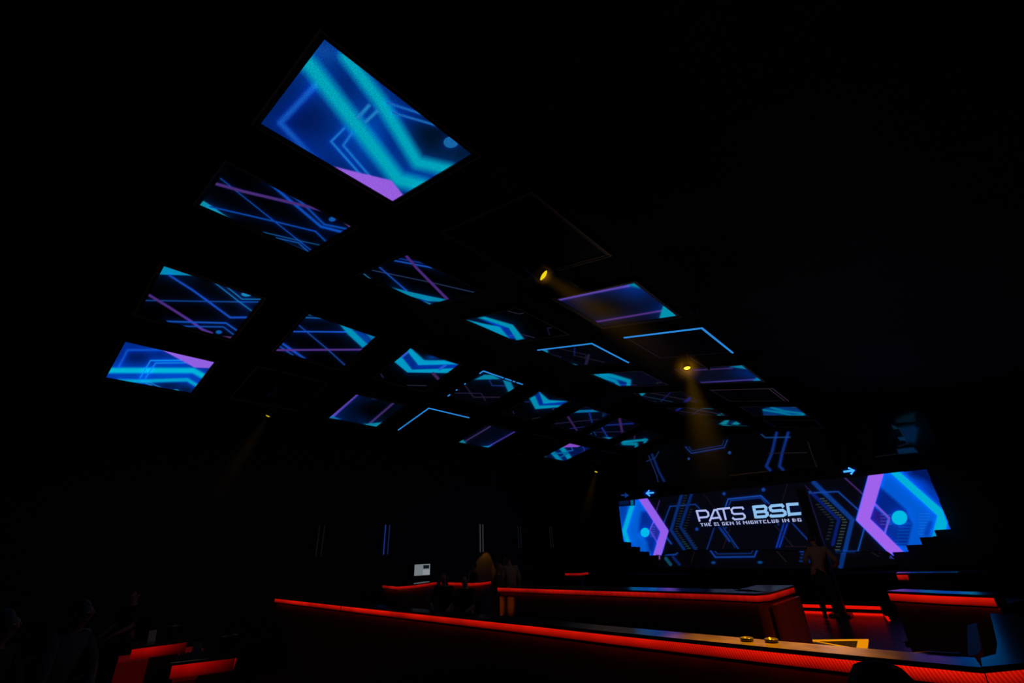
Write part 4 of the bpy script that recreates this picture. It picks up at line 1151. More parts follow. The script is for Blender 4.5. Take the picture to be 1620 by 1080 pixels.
# ------------------------------------------------------------------ yellow spotlights
def aim(cpx, idir, cosv):
    r0 = ray(*cpx); r0 = r0 / np.linalg.norm(r0)
    r1 = ray(cpx[0] + idir[0] * 10, cpx[1] + idir[1] * 10); r1 = r1 / np.linalg.norm(r1)
    t = r1 - r0; t = t - r0 * (t @ r0); t = t / np.linalg.norm(t)
    return Vector(-r0 * cosv + t * math.sqrt(1 - cosv ** 2))
def spot(cpx, z, d, lens_r, beam_len, beam_r, power, label, lens_s=1.0, beam_s=.05, ceil_dx=0, coltube=(235, 200, 10), halo=0.0, lens_col=None, arm_y=None):
    """moving-head fixture: yoke, base, head with bright lens, beam of light in the haze"""
    c = Vector(on(2, z, *cpx))
    t = empty('spotlight', tuple(c))
    tag(t, label, 'spotlight', 'yellow spotlights on the ceiling', 'thing')
    rot = d.to_track_quat('Z', 'Y').to_matrix().to_4x4()
    hd = MB().lathe([(0.0, -.30), (lens_r * .7, -.30), (lens_r * 1.05, -.22), (lens_r * 1.15, -.06), (lens_r * 1.25, 0), (lens_r * 1.1, .012), (lens_r, -.01)], 28)
    hd.v = [tuple(rot @ Vector(v)) for v in hd.v]
    hd.build('head', M_STEEL, t, smooth=True)
    ln = MB().lathe([(0.0001, .012), (lens_r * .6, .008), (lens_r, -.006)], 28)
    ln.v = [tuple(rot @ Vector(v)) for v in ln.v]
    ln.build('lens', glow('lens_' + label[:12], lens_col or (238, 212, 20), lens_s, sampling='NONE'), t, smooth=True)
    zceil = zc - abs(c.x - xc) * k_ - c.z
    back = -d * .14
    b = MB()
    for s_ in (-1, 1):
        sd = d.cross(Vector((0, 0, 1))).normalized() * lens_r * 1.35 * s_
        b.tube([back + sd, back + sd + Vector((0, 0, .3 if arm_y is None else .12)), back + Vector((0, 0, .36 if arm_y is None else .17))], .014, 6)
    b.build('yoke', M_STEEL, t)
    if arm_y is not None:      # side arm that brings the fixture out from the gap between two screens
        ye = arm_y - c.y
        MB().tube([(back.x, back.y, back.z + .17), (back.x, ye, back.z + .17), (back.x, ye, zceil)], .02, 8).build('bracket_arm', M_STEEL, t)
        MB().box((back.x - .1, ye - .1, zceil - .1), (back.x + .1, ye + .1, zceil - .03), .01).build('base', M_STEEL, t)
    else: MB().box((back.x - .12, back.y - .12, .34), (back.x + .12, back.y + .12, .42), .01).tube([(back.x, back.y, .42), (back.x, back.y, zceil)], .02, 8).build('base', M_STEEL, t)
    # beam in haze
    m = bpy.data.materials.new('haze_beam'); m.use_nodes = True; nt = m.node_tree; nt.nodes.clear()
    out = nt.nodes.new('ShaderNodeOutputMaterial'); em = nt.nodes.new('ShaderNodeEmission')
    em.inputs['Color'].default_value = (*s2l((240, 175, 10)), 1)
    tc = nt.nodes.new('ShaderNodeTexCoord'); sx = nt.nodes.new('ShaderNodeSeparateXYZ')
    mr = nt.nodes.new('ShaderNodeMapRange'); mr.interpolation_type = 'SMOOTHSTEP'
    mr.inputs['From Min'].default_value = 0; mr.inputs['From Max'].default_value = 1
    mr.inputs['To Min'].default_value = 1; mr.inputs['To Max'].default_value = 0
    pw = nt.nodes.new('ShaderNodeMath'); pw.operation = 'POWER'; pw.inputs[1].default_value = 3.2
    # radial fade: r / (r at this z)
    ln_ = nt.nodes.new('ShaderNodeVectorMath'); ln_.operation = 'LENGTH'
    cbn = nt.nodes.new('ShaderNodeCombineXYZ')
    dv = nt.nodes.new('ShaderNodeMath'); dv.operation = 'DIVIDE'
    rz = nt.nodes.new('ShaderNodeMapRange'); rz.inputs['To Min'].default_value = lens_r * 1.1; rz.inputs['To Max'].default_value = beam_r
    rf = nt.nodes.new('ShaderNodeMapRange'); rf.interpolation_type = 'SMOOTHSTEP'; rf.inputs['To Min'].default_value = 1; rf.inputs['To Max'].default_value = 0
    nz = nt.nodes.new('ShaderNodeMath'); nz.operation = 'DIVIDE'; nz.inputs[1].default_value = beam_len
    mu = nt.nodes.new('ShaderNodeMath'); mu.operation = 'MULTIPLY'; mu2 = nt.nodes.new('ShaderNodeMath'); mu2.operation = 'MULTIPLY'; mu2.inputs[1].default_value = beam_s
    lk = nt.links.new
    lk(tc.outputs['Object'], sx.inputs[0]); lk(sx.outputs['Z'], nz.inputs[0]); lk(nz.outputs[0], mr.inputs['Value']); lk(mr.outputs[0], pw.inputs[0])
    lk(sx.outputs['X'], cbn.inputs[0]); lk(sx.outputs['Y'], cbn.inputs[1]); lk(cbn.outputs[0], ln_.inputs[0]); lk(nz.outputs[0], rz.inputs['Value'])
    lk(ln_.outputs['Value'], dv.inputs[0]); lk(rz.outputs[0], dv.inputs[1]); lk(dv.outputs[0], rf.inputs['Value'])
    lk(pw.outputs[0], mu.inputs[0]); lk(rf.outputs[0], mu.inputs[1]); lk(mu.outputs[0], mu2.inputs[0]); lk(mu2.outputs[0], em.inputs['Strength']); lk(em.outputs[0], out.inputs['Volume'])
    bm_ = MB().lathe([(.0001, .02), (lens_r * 1.1, .02), (beam_r, beam_len), (.0001, beam_len)], 24).build('light_beam', m, t)
    bm_.rotation_euler = rot.to_euler()
    if halo:
        mh = bpy.data.materials.new('haze_halo'); mh.use_nodes = True; n2 = mh.node_tree; n2.nodes.clear()
        o2 = n2.nodes.new('ShaderNodeOutputMaterial'); e2 = n2.nodes.new('ShaderNodeEmission'); e2.inputs['Color'].default_value = (*s2l((245, 165, 8)), 1)
        t2 = n2.nodes.new('ShaderNodeTexCoord'); l2_ = n2.nodes.new('ShaderNodeVectorMath'); l2_.operation = 'LENGTH'
        r2 = n2.nodes.new('ShaderNodeMapRange'); r2.inputs['From Max'].default_value = halo; r2.inputs['To Min'].default_value = 1; r2.inputs['To Max'].default_value = 0
        p2 = n2.nodes.new('ShaderNodeMath'); p2.operation = 'POWER'; p2.inputs[1].default_value = 4
        q2 = n2.nodes.new('ShaderNodeMath'); q2.operation = 'MULTIPLY'; q2.inputs[1].default_value = 2.2 / halo * .3
        n2.links.new(t2.outputs['Object'], l2_.inputs[0]); n2.links.new(l2_.outputs['Value'], r2.inputs['Value']); n2.links.new(r2.outputs[0], p2.inputs[0]); n2.links.new(p2.outputs[0], q2.inputs[0]); n2.links.new(q2.outputs[0], e2.inputs['Strength']); n2.links.new(e2.outputs[0], o2.inputs['Volume'])
        MB().ball((0, 0, 0), halo, 20).build('lens_glow', mh, t)
    if power:
        ld = bpy.data.lights.new('spot_lamp', 'SPOT'); ld.energy = power; ld.color = s2l((255, 190, 40)); ld.spot_size = math.radians(16); ld.spot_blend = .3; ld.shadow_soft_size = .05
        lo = bpy.data.objects.new('spot_lamp', ld); C.objects.link(lo); lo.parent = t
        lo.location = d * .03
        lo.rotation_euler = (-d).to_track_quat('Z', 'Y').to_euler()
    return c
def pt_at(cpx, z, toward_px, dist):
    """a target point: from the fixture head along a direction that is seen going toward toward_px"""
    return Vector(on(2, z, *cpx)), None
spot((860, 435.5), 4.55, aim((860, 435.5), (.83, .55), .42), .066, 3.0, .52, 0, 'big oval yellow spotlight at the ceiling, nearest one', 1.0, .14, halo=.16, arm_y=4.25)
spot((1087, 582), 4.42, aim((1087, 582), (.25, .97), .6), .054, 3.1, .72, 0, 'round glowing yellow spotlight over the middle bar', 1.6, .17, halo=.33, lens_col=(255, 225, 60), arm_y=8.4)
spot((424, 657.5), 4.19, aim((424, 657.5), (-.55, .85), .3), .046, 3.0, .5, 0, 'small yellow spotlight over the left side', .75, .026)
spot((943, 746), 4.3, aim((943, 746), (-.25, .95), .5), .055, 3.0, .5, 0, 'tiny yellow spotlight far back near the stage', .75, .05)

def spot_lamp(loc, target, power, size, col=(255, 170, 30), blend=.4, rad=.05):  # aimed spot with no fixture of its own in view
    ld = bpy.data.lights.new('unseen_spot', 'SPOT'); ld.energy = power; ld.color = s2l(col); ld.spot_size = math.radians(size); ld.spot_blend = blend; ld.shadow_soft_size = rad
    lo = bpy.data.objects.new('unseen_spot', ld); C.objects.link(lo)
    lo.location = loc
    lo.rotation_euler = (Vector(loc) - Vector(target)).to_track_quat('Z', 'Y').to_euler()
# yellow pools: on the near bar top, on the end of the middle bar, on the side wall
nbm = on(2, 1.13, 1215, 1018)
spot_lamp((nbm[0] + .1, nbm[1] + 1.4, 4.3), tuple(nbm), 7500, 25, (255, 158, 10), 1.0)
for cx_, pw_ in ((792, 1500), (810, 1100)):
    e_ = Vector(on(1, B2[0][1] + .04, cx_, 958))
    spot_lamp((e_.x + .25, e_.y - 2.4, 4.2), tuple(e_), pw_, 3.6, (255, 142, 8), .6)
# added warm wash on the end panel of the middle bar
spot_lamp((.6, 5.2, 2.6), (-2.0, 7.6, .55), 420, 24, (255, 105, 30), 1.0)
wl_ = on(0, XL, 765, 895)
spot_lamp((XL + .35, wl_[1] + .25, wl_[2] + .75), (XL, wl_[1] + .0, wl_[2] - .5), 22, 72, (255, 160, 8), .3, .01)
spot_lamp((XL + .35, wl_[1] + .05, wl_[2] + .8), (XL, wl_[1] + .9, wl_[2] - .8), 70, 22, (255, 130, 8), .2, .01)

# ------------------------------------------------------------------ people
def skin_obj(name, verts, edges, radii, m, parent=None, root=0, sub=1, smooth=True):
    me = bpy.data.meshes.new(name)
    me.from_pydata([tuple(v) for v in verts], edges, [])
    me.materials.append(m)
    o = bpy.data.objects.new(name, me)
    C.objects.link(o)
    if parent is not None: o.parent = parent
    sk = o.modifiers.new('skin', 'SKIN'); sk.use_smooth_shade = smooth
    lay = me.skin_vertices
    if not lay: 
        bm = bmesh.new(); bm.from_mesh(me); bm.verts.layers.skin.verify(); bm.to_mesh(me); bm.free(); lay = me.skin_vertices
    for i, r_ in enumerate(radii):
        lay[0].data[i].radius = (r_, r_) if not isinstance(r_, tuple) else r_
        lay[0].data[i].use_root = (i == root)
    if sub:
        sb = o.modifiers.new('sub', 'SUBSURF'); sb.levels = sub; sb.render_levels = sub
    return o
SKINM = mat('skin', (150, 104, 84), .55, noise=(30, .08))
def person(loc, yaw, J, label, shirt=(60, 58, 58), trousers=(22, 22, 26), hair=(16, 12, 10), hairlong=False, scale=1.0, fem=False, group=None, sleeve=True, cap=None):
    """J: joint positions in metres, figure facing +y, feet on z=0"""
    V = {k: Vector(v) for k, v in J.items()}
    names = []; verts = []; radii = []; edges = []
    def av(n_, p_, r_): names.append(n_); verts.append(p_); radii.append(r_); return len(verts) - 1
    w = .9 if fem else 1.0
    pel = av('pelvis', V['pelvis'], (.125 * w, .10)); 
    belly = av('belly', V['pelvis'].lerp(V['chest'], .45), (.115 * w, .09))
    che = av('chest', V['chest'], (.135 * w, .10))
    nb = V['chest'].lerp(V['head'], .42); nk = av('neckbase', nb, .065)
    nt_ = av('neck', V['chest'].lerp(V['head'], .62), .05)
    hv = (V['head'] - V['chest']).normalized()
    fwd = V.get('face', Vector((0, 1, 0))).normalized()
    jaw = av('jaw', V['head'] - hv * .05 + fwd * .02, (.062, .066)); hd = av('head', V['head'] + hv * .03, (.078, .088)); tp = av('crown', V['head'] + hv * .085 - fwd * .01, (.055, .06))
    edges += [(pel, belly), (belly, che), (che, nk), (nk, nt_), (nt_, jaw), (jaw, hd), (hd, tp)]
    nose = av('nose', V['head'] + fwd * .105 - hv * .02, .012); edges.append((hd, nose))
    for s_, sd in (('L', -1), ('R', 1)):
        sh = av('sh' + s_, V['sh' + s_], .058 * w); el = av('el' + s_, V['el' + s_], .042 * w); wr = av('wr' + s_, V['wr' + s_], .028 * w)
        mid1 = av('ua', V['sh' + s_].lerp(V['el' + s_], .5), .052 * w); mid2 = av('fa', V['el' + s_].lerp(V['wr' + s_], .4), .040 * w)
        edges += [(che, sh), (sh, mid1), (mid1, el), (el, mid2), (mid2, wr)]
        hdir = (V['wr' + s_] - V['el' + s_]).normalized()
        up_ = Vector((0, 0, 1)) if abs(hdir.z) < .8 else Vector((0, 1, 0))
        side = hdir.cross(up_).normalized() * (-sd)
        palm = av('palm', V['wr' + s_] + hdir * .055, (.036, .020)); edges.append((wr, palm))
        dn = hdir.cross(side).normalized()
        for k, (off, ln) in enumerate(((-.027, .062), (-.009, .075), (.009, .08), (.027, .072))):
            a = av('f', V['wr' + s_] + hdir * .085 + side * off, .0105); b_ = av('f', V['wr' + s_] + hdir * (.085 + ln * .55) + side * off * 1.15 + dn * .012, .009); c_ = av('f', V['wr' + s_] + hdir * (.085 + ln * .85) + side * off * 1.15 + dn * .034, .0075)
            edges += [(palm, a), (a, b_), (b_, c_)]
        a = av('t', V['wr' + s_] + hdir * .04 + side * .045, .013); b_ = av('t', V['wr' + s_] + hdir * .075 + side * .062 + dn * .01, .010); edges += [(wr, a), (a, b_)]
        hp = av('hp', V['hip' + s_], .088 * w); kn = av('kn', V['kn' + s_], .058); an = av('an', V['an' + s_], .04)
        md = av('th', V['hip' + s_].lerp(V['kn' + s_], .45), .078 * w); cf = av('cf', V['kn' + s_].lerp(V['an' + s_], .35), .055)
        toe = av('toe', V['toe' + s_], (.04, .028))
        edges += [(pel, hp), (hp, md), (md, kn), (kn, cf), (cf, an), (an, toe)]
    verts = [v * scale for v in verts]; radii = [tuple(c * scale for c in r_) if isinstance(r_, tuple) else r_ * scale for r_ in radii]
    body = skin_obj('person', verts, edges, radii, SKINM)
    body.location = loc; body.rotation_euler = (0, 0, yaw)
    tag(body, label, 'person', group)
    # garments: own skin-grown shells slightly larger than the body
    def shell(name, chain_pts, chain_edges, rad, m):
        return skin_obj(name, [p_ * scale for p_ in chain_pts], chain_edges, [tuple(c * scale for c in r_) if isinstance(r_, tuple) else r_ * scale for r_ in rad], m, body)
    Ms = mat('cloth_%d_%d_%d' % shirt, shirt, .9, noise=(25, .12)); Mt = mat('cloth_%d_%d_%d' % trousers, trousers, .9, noise=(25, .12)); Mh = mat('hair_%d_%d_%d' % hair, hair, .6, noise=(60, .4))
    pts = [V['pelvis'] + (V['chest'] - V['pelvis']) * -.05, V['pelvis'].lerp(V['chest'], .45), V['chest'], V['chest'].lerp(V['head'], .36)]
    rd = [(.15 * w, .125), (.14 * w, .112), (.158 * w, .122), .085]
    ed = [(0, 1), (1, 2), (2, 3)]
    for s_ in 'LR':
        n_ = len(pts); pts += [V['sh' + s_], V['sh' + s_].lerp(V['el' + s_], .55), V['sh' + s_].lerp(V['el' + s_], .98)]
        rd += [.076 * w, .066 * w, .058 * w]; ed += [(2, n_), (n_, n_ + 1), (n_ + 1, n_ + 2)]
    shell('shirt', pts, ed, rd, Ms)
    pts = [V['pelvis'] + (V['chest'] - V['pelvis']) * .12, V['pelvis']]; rd = [(.14 * w, .112), (.15 * w, .12)]; ed = [(0, 1)]
    for s_ in 'LR':
        n_ = len(pts); pts += [V['hip' + s_], V['hip' + s_].lerp(V['kn' + s_], .45), V['kn' + s_], V['kn' + s_].lerp(V['an' + s_], .35), V['an' + s_] + (V['kn' + s_] - V['an' + s_]) * .06]
        rd += [.104 * w, .094 * w, .074, .070, .056]; ed += [(1, n_), (n_, n_ + 1), (n_ + 1, n_ + 2), (n_ + 2, n_ + 3), (n_ + 3, n_ + 4)]
    shell('trousers', pts, ed, rd, Mt)
    for s_ in 'LR':
        a = V['an' + s_]; b_ = V['toe' + s_]
        skin_obj('shoe', [p_ * scale for p_ in (a - (b_ - a) * .25 + Vector((0, 0, -.02)), a.lerp(b_, .35) + Vector((0, 0, -.015)), b_)], [(0, 1), (1, 2)], [.05 * scale, .052 * scale, (.05 * scale, .036 * scale)], mat('shoe_leather', (14, 13, 13), .5), body)
    up = hv; bk = -fwd
    hp_ = [V['head'] + up * .105 + bk * .005, V['head'] + up * .075 + bk * .035, V['head'] + up * .02 + bk * .055, V['head'] - up * .035 + bk * .055]
    hr = [(.06, .062), (.088, .078), (.088, .066), (.066, .045)]
    if hairlong:
        hp_ += [V['head'] - up * .13 + bk * .07, V['head'] - up * .25 + bk * .085]; hr += [(.085, .045), (.07, .035)]
    if cap: 
        Mh = mat('cap_%d' % cap[0], cap, .85); 
    skin_obj('hair' if not cap else 'cap', [p_ * scale for p_ in hp_], [(k, k + 1) for k in range(len(hp_) - 1)], [tuple(c * scale for c in r_) for r_ in hr], Mh, body)
    for s_ in (-1, 1):
        sd = fwd.cross(up).normalized() * s_
        MB().ball(tuple((V['head'] + sd * .082 - up * .005) * scale), (.012 * scale, .022 * scale, .03 * scale), 10).build('ear', SKINM, body, smooth=True)
        MB().ball(tuple((V['head'] + sd * .032 + fwd * .082 + up * .012) * scale), (.012 * scale, .008 * scale, .008 * scale), 10).build('eye', mat('eye_white', (190, 190, 186), .3), body, smooth=True)
    MB().ball(tuple((V['head'] + fwd * .083 - up * .062) * scale), (.024 * scale, .010 * scale, .007 * scale), 10).build('mouth', mat('lips', (120, 52, 50), .5), body, smooth=True)
    return body
def stand(lean=(0, 0), hands=None, hd=(0, .02), step=.0, face=(0, 1, 0)):
    lx, ly = lean
    J = dict(pelvis=(0, 0, .95), chest=(lx * .6, ly * .6, 1.34), head=(lx + hd[0], ly + hd[1], 1.62), face=face,
             shL=(-.17 + lx * .65, ly * .65, 1.42), shR=(.17 + lx * .65, ly * .65, 1.42),
             hipL=(-.09, 0, .9), hipR=(.09, 0, .9), knL=(-.11, .03 + step, .5), knR=(.11, .03 - step * .5, .5), anL=(-.12, -.02 + step, .085), anR=(.12, -.02 - step, .085),
             toeL=(-.13, .13 + step, .035), toeR=(.14, .13 - step, .035))
    J['elL'] = (-.25 + lx * .6, ly * .6 - .03, 1.14); J['elR'] = (.25 + lx * .6, ly * .6 - .03, 1.14)
    J['wrL'] = (-.26 + lx * .5, ly * .5 + .08, .91); J['wrR'] = (.26 + lx * .5, ly * .5 + .08, .91)
    if hands: J.update(hands)
    return J
def sit(h=.5, lean=.05, hands=None, face=(0, 1, 0), hd=(0, 0)):
    J = dict(pelvis=(0, 0, h + .1), chest=(0, lean * .7, h + .48), head=(hd[0], lean * 1.2 + hd[1], h + .76), face=face,
             shL=(-.17, lean * .75, h + .56), shR=(.17, lean * .75, h + .56), hipL=(-.09, .02, h + .08), hipR=(.09, .02, h + .08),
             knL=(-.14, .45, h + .06), knR=(.14, .45, h + .06), anL=(-.15, .42, .085), anR=(.15, .42, .085), toeL=(-.16, .57, .035), toeR=(.16, .57, .035))
    J['elL'] = (-.25, .08 + lean, h + .3); J['elR'] = (.25, .08 + lean, h + .3); J['wrL'] = (-.16, .3, h + .2); J['wrR'] = (.16, .3, h + .2)
    if hands: J.update(hands)
    return J
def stool(loc, h, label, group='stools under the seated people'):
    t = empty('bar_stool', loc); h -= .055
    tag(t, label, 'stool', group)
    MB().lathe([(.0001, h - .07), (.17, h - .07), (.18, h - .05), (.18, h - .015), (.15, h), (.0001, h)], 20).build('seat', M_BLACK, t, smooth=True)
    MB().tube([(0, 0, .03), (0, 0, h - .07)], .025, 10).build('pole', M_STEEL, t)
    MB().lathe([(.0001, 0), (.2, 0), (.2, .012), (.03, .035), (.0001, .035)], 20).build('base', M_STEEL, t)
    return t

# the standing person before the stage: seen from behind, leaning a little to the left
pf = on(2, 0, 1318, 981)
person((pf[0], pf[1], 0), math.radians(12), stand(lean=(.17, .10), hd=(-.10, .03), step=.07, hands=dict(wrL=(-.12, .30, 1.10), wrR=(.36, .26, 1.04), elL=(-.22, .05, 1.14), elR=(.44, .04, 1.12))),
       'person standing in pale brown shirt and dark trousers before the stage, back turned', shirt=(128, 112, 108), trousers=(12, 12, 15), scale=1.06)
# group by the left end of the middle bar
def place(cpx, y): 
    p_ = on(1, y, *cpx); return (p_[0], p_[1])
a = place((808, 900), 8.9)
person((a[0], a[1], 0), math.radians(70), stand(lean=(.0, .08)), 'person standing at the left end of the middle bar in a pale shirt', shirt=(150, 118, 92), trousers=(30, 28, 28), scale=1.0)
a = place((798, 900), 9.7)
person((a[0], a[1], 0), math.radians(-110), stand(lean=(0, .03)), 'person in dark clothes standing face to face with the pale-shirted one', shirt=(20, 18, 18), trousers=(16, 16, 18), scale=.98)
a = place((786, 905), 8.35)
person((a[0], a[1], 0), math.radians(-60), sit(.72, .04), 'person with reddish hair seated at the bar end, face turned to the light', shirt=(70, 60, 24), trousers=(24, 22, 22), hair=(92, 26, 14), fem=True, scale=.98)
stool((a[0], a[1], 0), .72, 'black bar stool under the red-haired person')
a = place((751, 915), 10.4)
person((a[0], a[1], 0), math.radians(150), sit(.66, .03), 'person with short dark hair seated behind the far bar section', shirt=(18, 16, 16), trousers=(14, 14, 14))
stool((a[0], a[1], 0), .66, 'black bar stool behind the far bar section')
a = place((739, 935), 6.7)
person((a[0], a[1], 0), math.radians(190), sit(.56, .05), 'person in black top and rose trousers seated behind the long bar, right of the pair', shirt=(12, 10, 10), trousers=(120, 56, 64), scale=.98)
stool((a[0], a[1], 0), .56, 'black stool of the right person of the seated pair')
a = place((703, 938), 6.9)
person((a[0], a[1], 0), math.radians(215), sit(.56, .05), 'long-haired person in dark top seated behind the long bar, left of the pair', shirt=(14, 12, 14), trousers=(70, 30, 36), hairlong=True, fem=True)
stool((a[0], a[1], 0), .56, 'black stool of the left person of the seated pair')
# near guest at the lower right, seen from behind
hx = on(1, 1.62, 1392, 1049)
hh = hx[2] - .875
person((hx[0], hx[1] - .06, 0), math.radians(8), sit(hh, .05), 'nearest person, only the dark capped head showing at the lower right', shirt=(34, 34, 36), trousers=(16, 16, 18), cap=(46, 46, 48))
stool((hx[0], hx[1] - .06, 0), hh, 'black bar stool under the nearest person')
# seated guests on the left
def chair(loc, yaw, label, up=0.0):
    loc = (loc[0], loc[1], loc[2])
    t = empty('lounge_chair', loc, (0, 0, yaw))
    tag(t, label, 'chair', 'lounge chairs of the left guests')
    MB().box((-.26, -.24, .26 + up), (.26, .26, .395 + up), .04).build('seat', mat('dark_upholstery', (24, 20, 24), .8, noise=(20, .2)), t)
    MB().box((-.26, -.34, .26 + up), (.26, -.25, .86 + up), .035).build('backrest', mat('dark_upholstery', (24, 20, 24)), t)
    for sx in (-1, 1):
        for sy in (-1, 1): MB().tube([(sx * .22, sy * .22, 0), (sx * .2, sy * .2, .27 + up)], .016, 8).build('leg', M_STEEL, t)
    return t
g1 = on(2, 1.36, 108, 972)
person((g1[0], g1[1], 0), math.radians(-50), sit(.6, .12, hands=dict(elR=(.29, .22, .84), wrR=(.26, .46, .78))), 'person in grey short-sleeved shirt at the lower left, forearm lit red by the table', shirt=(92, 88, 84), trousers=(14, 14, 16))
chair((g1[0], g1[1], 0), math.radians(-60), 'dark lounge chair under the grey-shirted person', .15)
g2_ = on(2, 1.15, 217, 946)
g2y = (max(g2_[0], XL + 1.2), g2_[1])
k_s = (max(g2_[0], -12.2) ) / g2_[0]
person((g2_[0] * k_s, g2_[1] * k_s, 0), math.radians(200), sit(.45, .03), 'person facing the camera behind the lit tables, face barely visible', shirt=(60, 26, 24), trousers=(14, 14, 16), scale=(1.7 - (1.7 - 1.21) * k_s) / 1.21)
chair((g2_[0] * k_s, g2_[1] * k_s, 0), math.radians(200), 'dark lounge chair of the person facing the camera')
g3 = on(2, 1.36, -14, 992)
person((g3[0], g3[1], 0), math.radians(-40), sit(.6, .08), 'person in dark brown top cut off by the left edge of the view', shirt=(52, 42, 38), trousers=(14, 14, 16))
chair((g3[0], g3[1], 0), math.radians(-40), 'dark lounge chair at the left edge of the view', .15)
# ------------------------------------------------------------------ lit tables at the lower left
def strip_table(label, pxs, h, depth=.75, sh=.13):
    """low table whose lit edge is the line between the two view points"""
    a = Vector(on(2, h, *pxs[0])); b_ = Vector(on(2, h, *pxs[1]))
    d = (b_ - a); L = d.length; ang = math.atan2(d.y, d.x)
    t = empty('lit_table', (a.x, a.y, 0), (0, 0, ang))
    tag(t, label, 'table', 'low tables with red lit edges')
    MB().box((-.03, .0, h), (L + .03, depth, h + .03), .01).build('tabletop', M_TOP, t)
    mb = MB()
    mb.quad((0, .02, h - sh), (L, .02, h - sh), (L, .012, h - .002), (0, .012, h - .002))
    mb.quad((L, .02, h - sh), (L, depth - .02, h - sh), (L, depth - .02, h - .002), (L, .012, h - .002))
    mb.build('light_strip', glow('table_red', (210, 12, 8), .42, ribs=(.5, .05, 'X'), fade=True), t)
    MB().box((L * .42, .12, 0), (L - .06, depth - .08, h - .001), .02).build('base', M_FRONT, t)
    return t, a, b_, ang, L
ta, A1, A2, ang1, L1 = strip_table('lit table at the lower left carrying the menu box, red under its edge', [(209, 1027), (296, 1016)], .72)
tb, A3, A4, ang2, L2 = strip_table('nearer lit table at the lower left, red light fading along its edge', [(272, 1053), (372, 1041)], .70)
# red cube seat between them
q0 = on(2, .42, 187, 1048)
cb = empty('cube_seat', (q0[0], q0[1], 0), (0, 0, ang1))
tag(cb, 'red glowing cube seat below the left lit table', 'seat')
MB().box((0, 0, .02), (1.15, .45, .42), .02).build('body', mat('red_cube', (120, 10, 8), .5, emit=(40, 1, 1), es=1.0), cb)
MB().box((.0, .0, .42), (1.15, .45, .46), .015).build('cushion', mat('red_cushion', (130, 14, 16), .6, emit=(60, 3, 4), es=1.0), cb)
q1 = on(2, .1, 240, 1074)
pl_ = empty('floor_lamp_strip', (q1[0], q1[1], 0), (0, 0, ang1))
tag(pl_, 'bright red light strip near the floor under the left tables', 'light')
MB().box((-.02, -.02, .02), (.36, .05, .14), .01).build('diffuser', glow('bright_red', (255, 24, 10), 1.1, ribs=(6, .3, 'X')), pl_)
MB().box((-.04, -.04, 0), (.38, .07, .02), .004).build('base', M_BLACK, pl_)
# small things on the tables
def paper(loc, ang, label):
    t = empty('menu_card', loc, (0, 0, ang)); tag(t, label, 'menu', 'folded menu cards on the left tables')
    m = mat('menu_paper', (150, 140, 130), .8)
    MB().poly([(-.05, 0, 0), (.05, 0, 0), (.05, .04, .15), (-.05, .04, .15)]).build('front_leaf', m, t)
    MB().poly([(-.05, .08, 0), (.05, .08, 0), (.05, .04, .15), (-.05, .04, .15)]).build('back_leaf', m, t)
def on_table(T, A, ang, u, v, h): 
    return (A.x + math.cos(ang) * u - math.sin(ang) * v, A.y + math.sin(ang) * u + math.cos(ang) * v, h)
paper(on_table(ta, A1, ang1, L1 * .35, .35, .751), ang1 + .3, 'folded pale menu card on the left lit table')
paper(on_table(tb, A3, ang2, L2 * .3, .35, .731), ang2 + .3, 'folded dim menu card on the nearer lit table')
def bucket(loc, label):
    t = empty('ice_bucket', loc); tag(t, label, 'bucket', 'ice buckets on the left tables')
    m = mat('dull_pewter', (90, 84, 78), .35, .7)
    MB().lathe([(.0001, 0), (.07, 0), (.075, .01), (.095, .17), (.102, .175), (.095, .18), (.088, .17), (.07, .02), (.0001, .02)], 24).build('bowl', m, t, smooth=True)
    for s_ in (-1, 1): MB().tube([(s_ * .093, 0, .15), (s_ * .125, 0, .145), (s_ * .125, 0, .11), (s_ * .09, 0, .105)], .006, 6).build('handle', m, t)
bucket(on_table(ta, A1, ang1, L1 * .75, .4, .751), 'dull metal ice bucket on the left lit table')
bucket(on_table(tb, A3, ang2, L2 * .8, .4, .731), 'dull metal ice bucket on the nearer lit table')
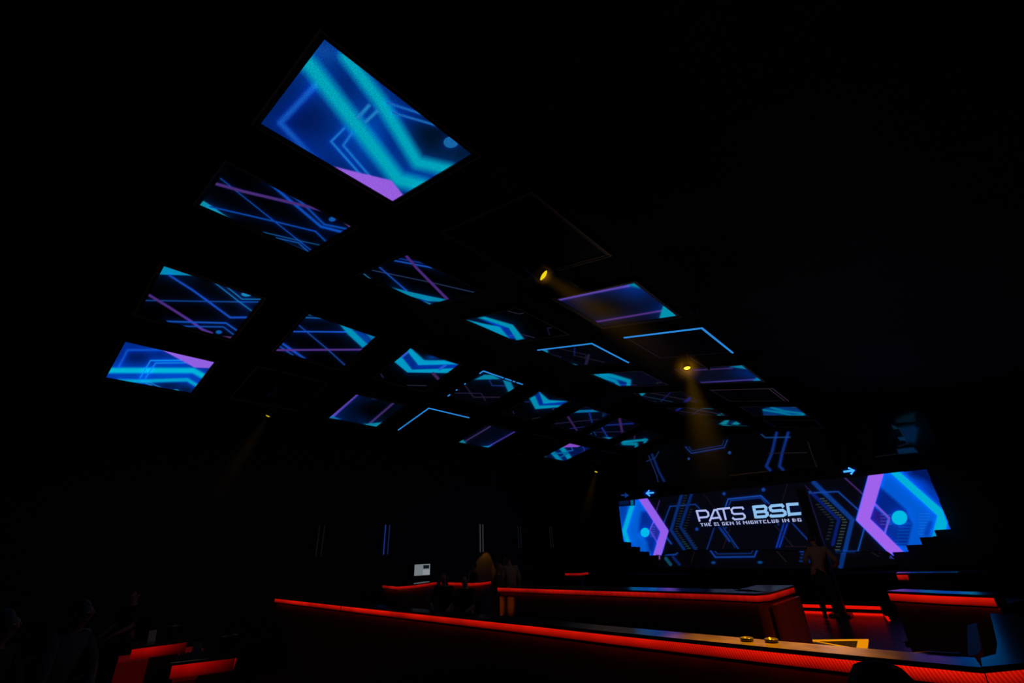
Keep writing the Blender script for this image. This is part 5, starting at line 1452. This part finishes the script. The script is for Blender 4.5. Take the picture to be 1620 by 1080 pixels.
# glasses and an ashtray on the near bar top
def glass_tumbler(loc, label):
    t = empty('ashtray', loc); tag(t, label, 'ashtray', 'glass ashtrays on the near bar')
    m = mat('smoky_glass', (46, 46, 50), .08, 0, .9)
    MB().lathe([(.0001, 0), (.036, 0), (.04, .004), (.04, .018), (.034, .02), (.028, .007), (.0001, .007)], 20).build('dish', m, t, smooth=True)
for (xq, yq), lb in (((1182, 1005), 'glass ashtray on the near bar before the middle bar'), ((1221, 1007), 'second glass ashtray, beside the end panel of the middle bar')):
    p_ = on(2, 1.13, xq, yq + 8)
    glass_tumbler((p_[0], p_[1], 1.1285), lb)

# ------------------------------------------------------------------ lights and world
def area(loc, rot, size, col, power):
    ld = bpy.data.lights.new('screen_glow', 'AREA'); ld.shape = 'RECTANGLE'; ld.size, ld.size_y = size; ld.color = s2l(col); ld.energy = power
    lo = bpy.data.objects.new('screen_glow', ld); C.objects.link(lo); lo.location = loc; lo.rotation_euler = rot
    return lo
# light given off by the two bright wings of the stage screen (just before the screen face, facing the room)
area((-.85, YS - .12, 2.4), (math.radians(-90), 0, 0), (1.2, 1.1), (60, 110, 255), .5)
area((-9.0, YS - .12, 2.3), (math.radians(-90), 0, 0), (1.0, 1.0), (60, 110, 255), .5)

def fill_lamp(loc, power, col, r):  # soft fill added to the room, without any fixture
    ld = bpy.data.lights.new('fill_light', 'POINT'); ld.energy = power; ld.color = s2l(col); ld.shadow_soft_size = r; ld.specular_factor = 0
    lo = bpy.data.objects.new('fill_light', ld); C.objects.link(lo); lo.location = loc
fill_lamp((-5.0, 8.0, 3.2), 9, (255, 225, 200), .8)
fill_lamp((-9.0, 2.2, 2.2), 3, (255, 225, 200), .5)
fill_lamp((-2.4, 12.0, 2.2), 6, (255, 190, 170), .4)
w = bpy.data.worlds.new('world'); sc.world = w
w.use_nodes = True
w.node_tree.nodes['Background'].inputs[0].default_value = (.5, .6, 1, 1)
w.node_tree.nodes['Background'].inputs[1].default_value = .0
sc.view_settings.view_transform = 'Standard'
sc.view_settings.look = 'None'
sc.view_settings.exposure = 0
sc.view_settings.gamma = 1
sc.cycles.use_denoising = True
sc.cycles.max_bounces = 6
sc.cycles.diffuse_bounces = 3
sc.cycles.glossy_bounces = 3
sc.cycles.volume_bounces = 0
sc.cycles.caustics_reflective = False
sc.cycles.sample_clamp_indirect = 2.0
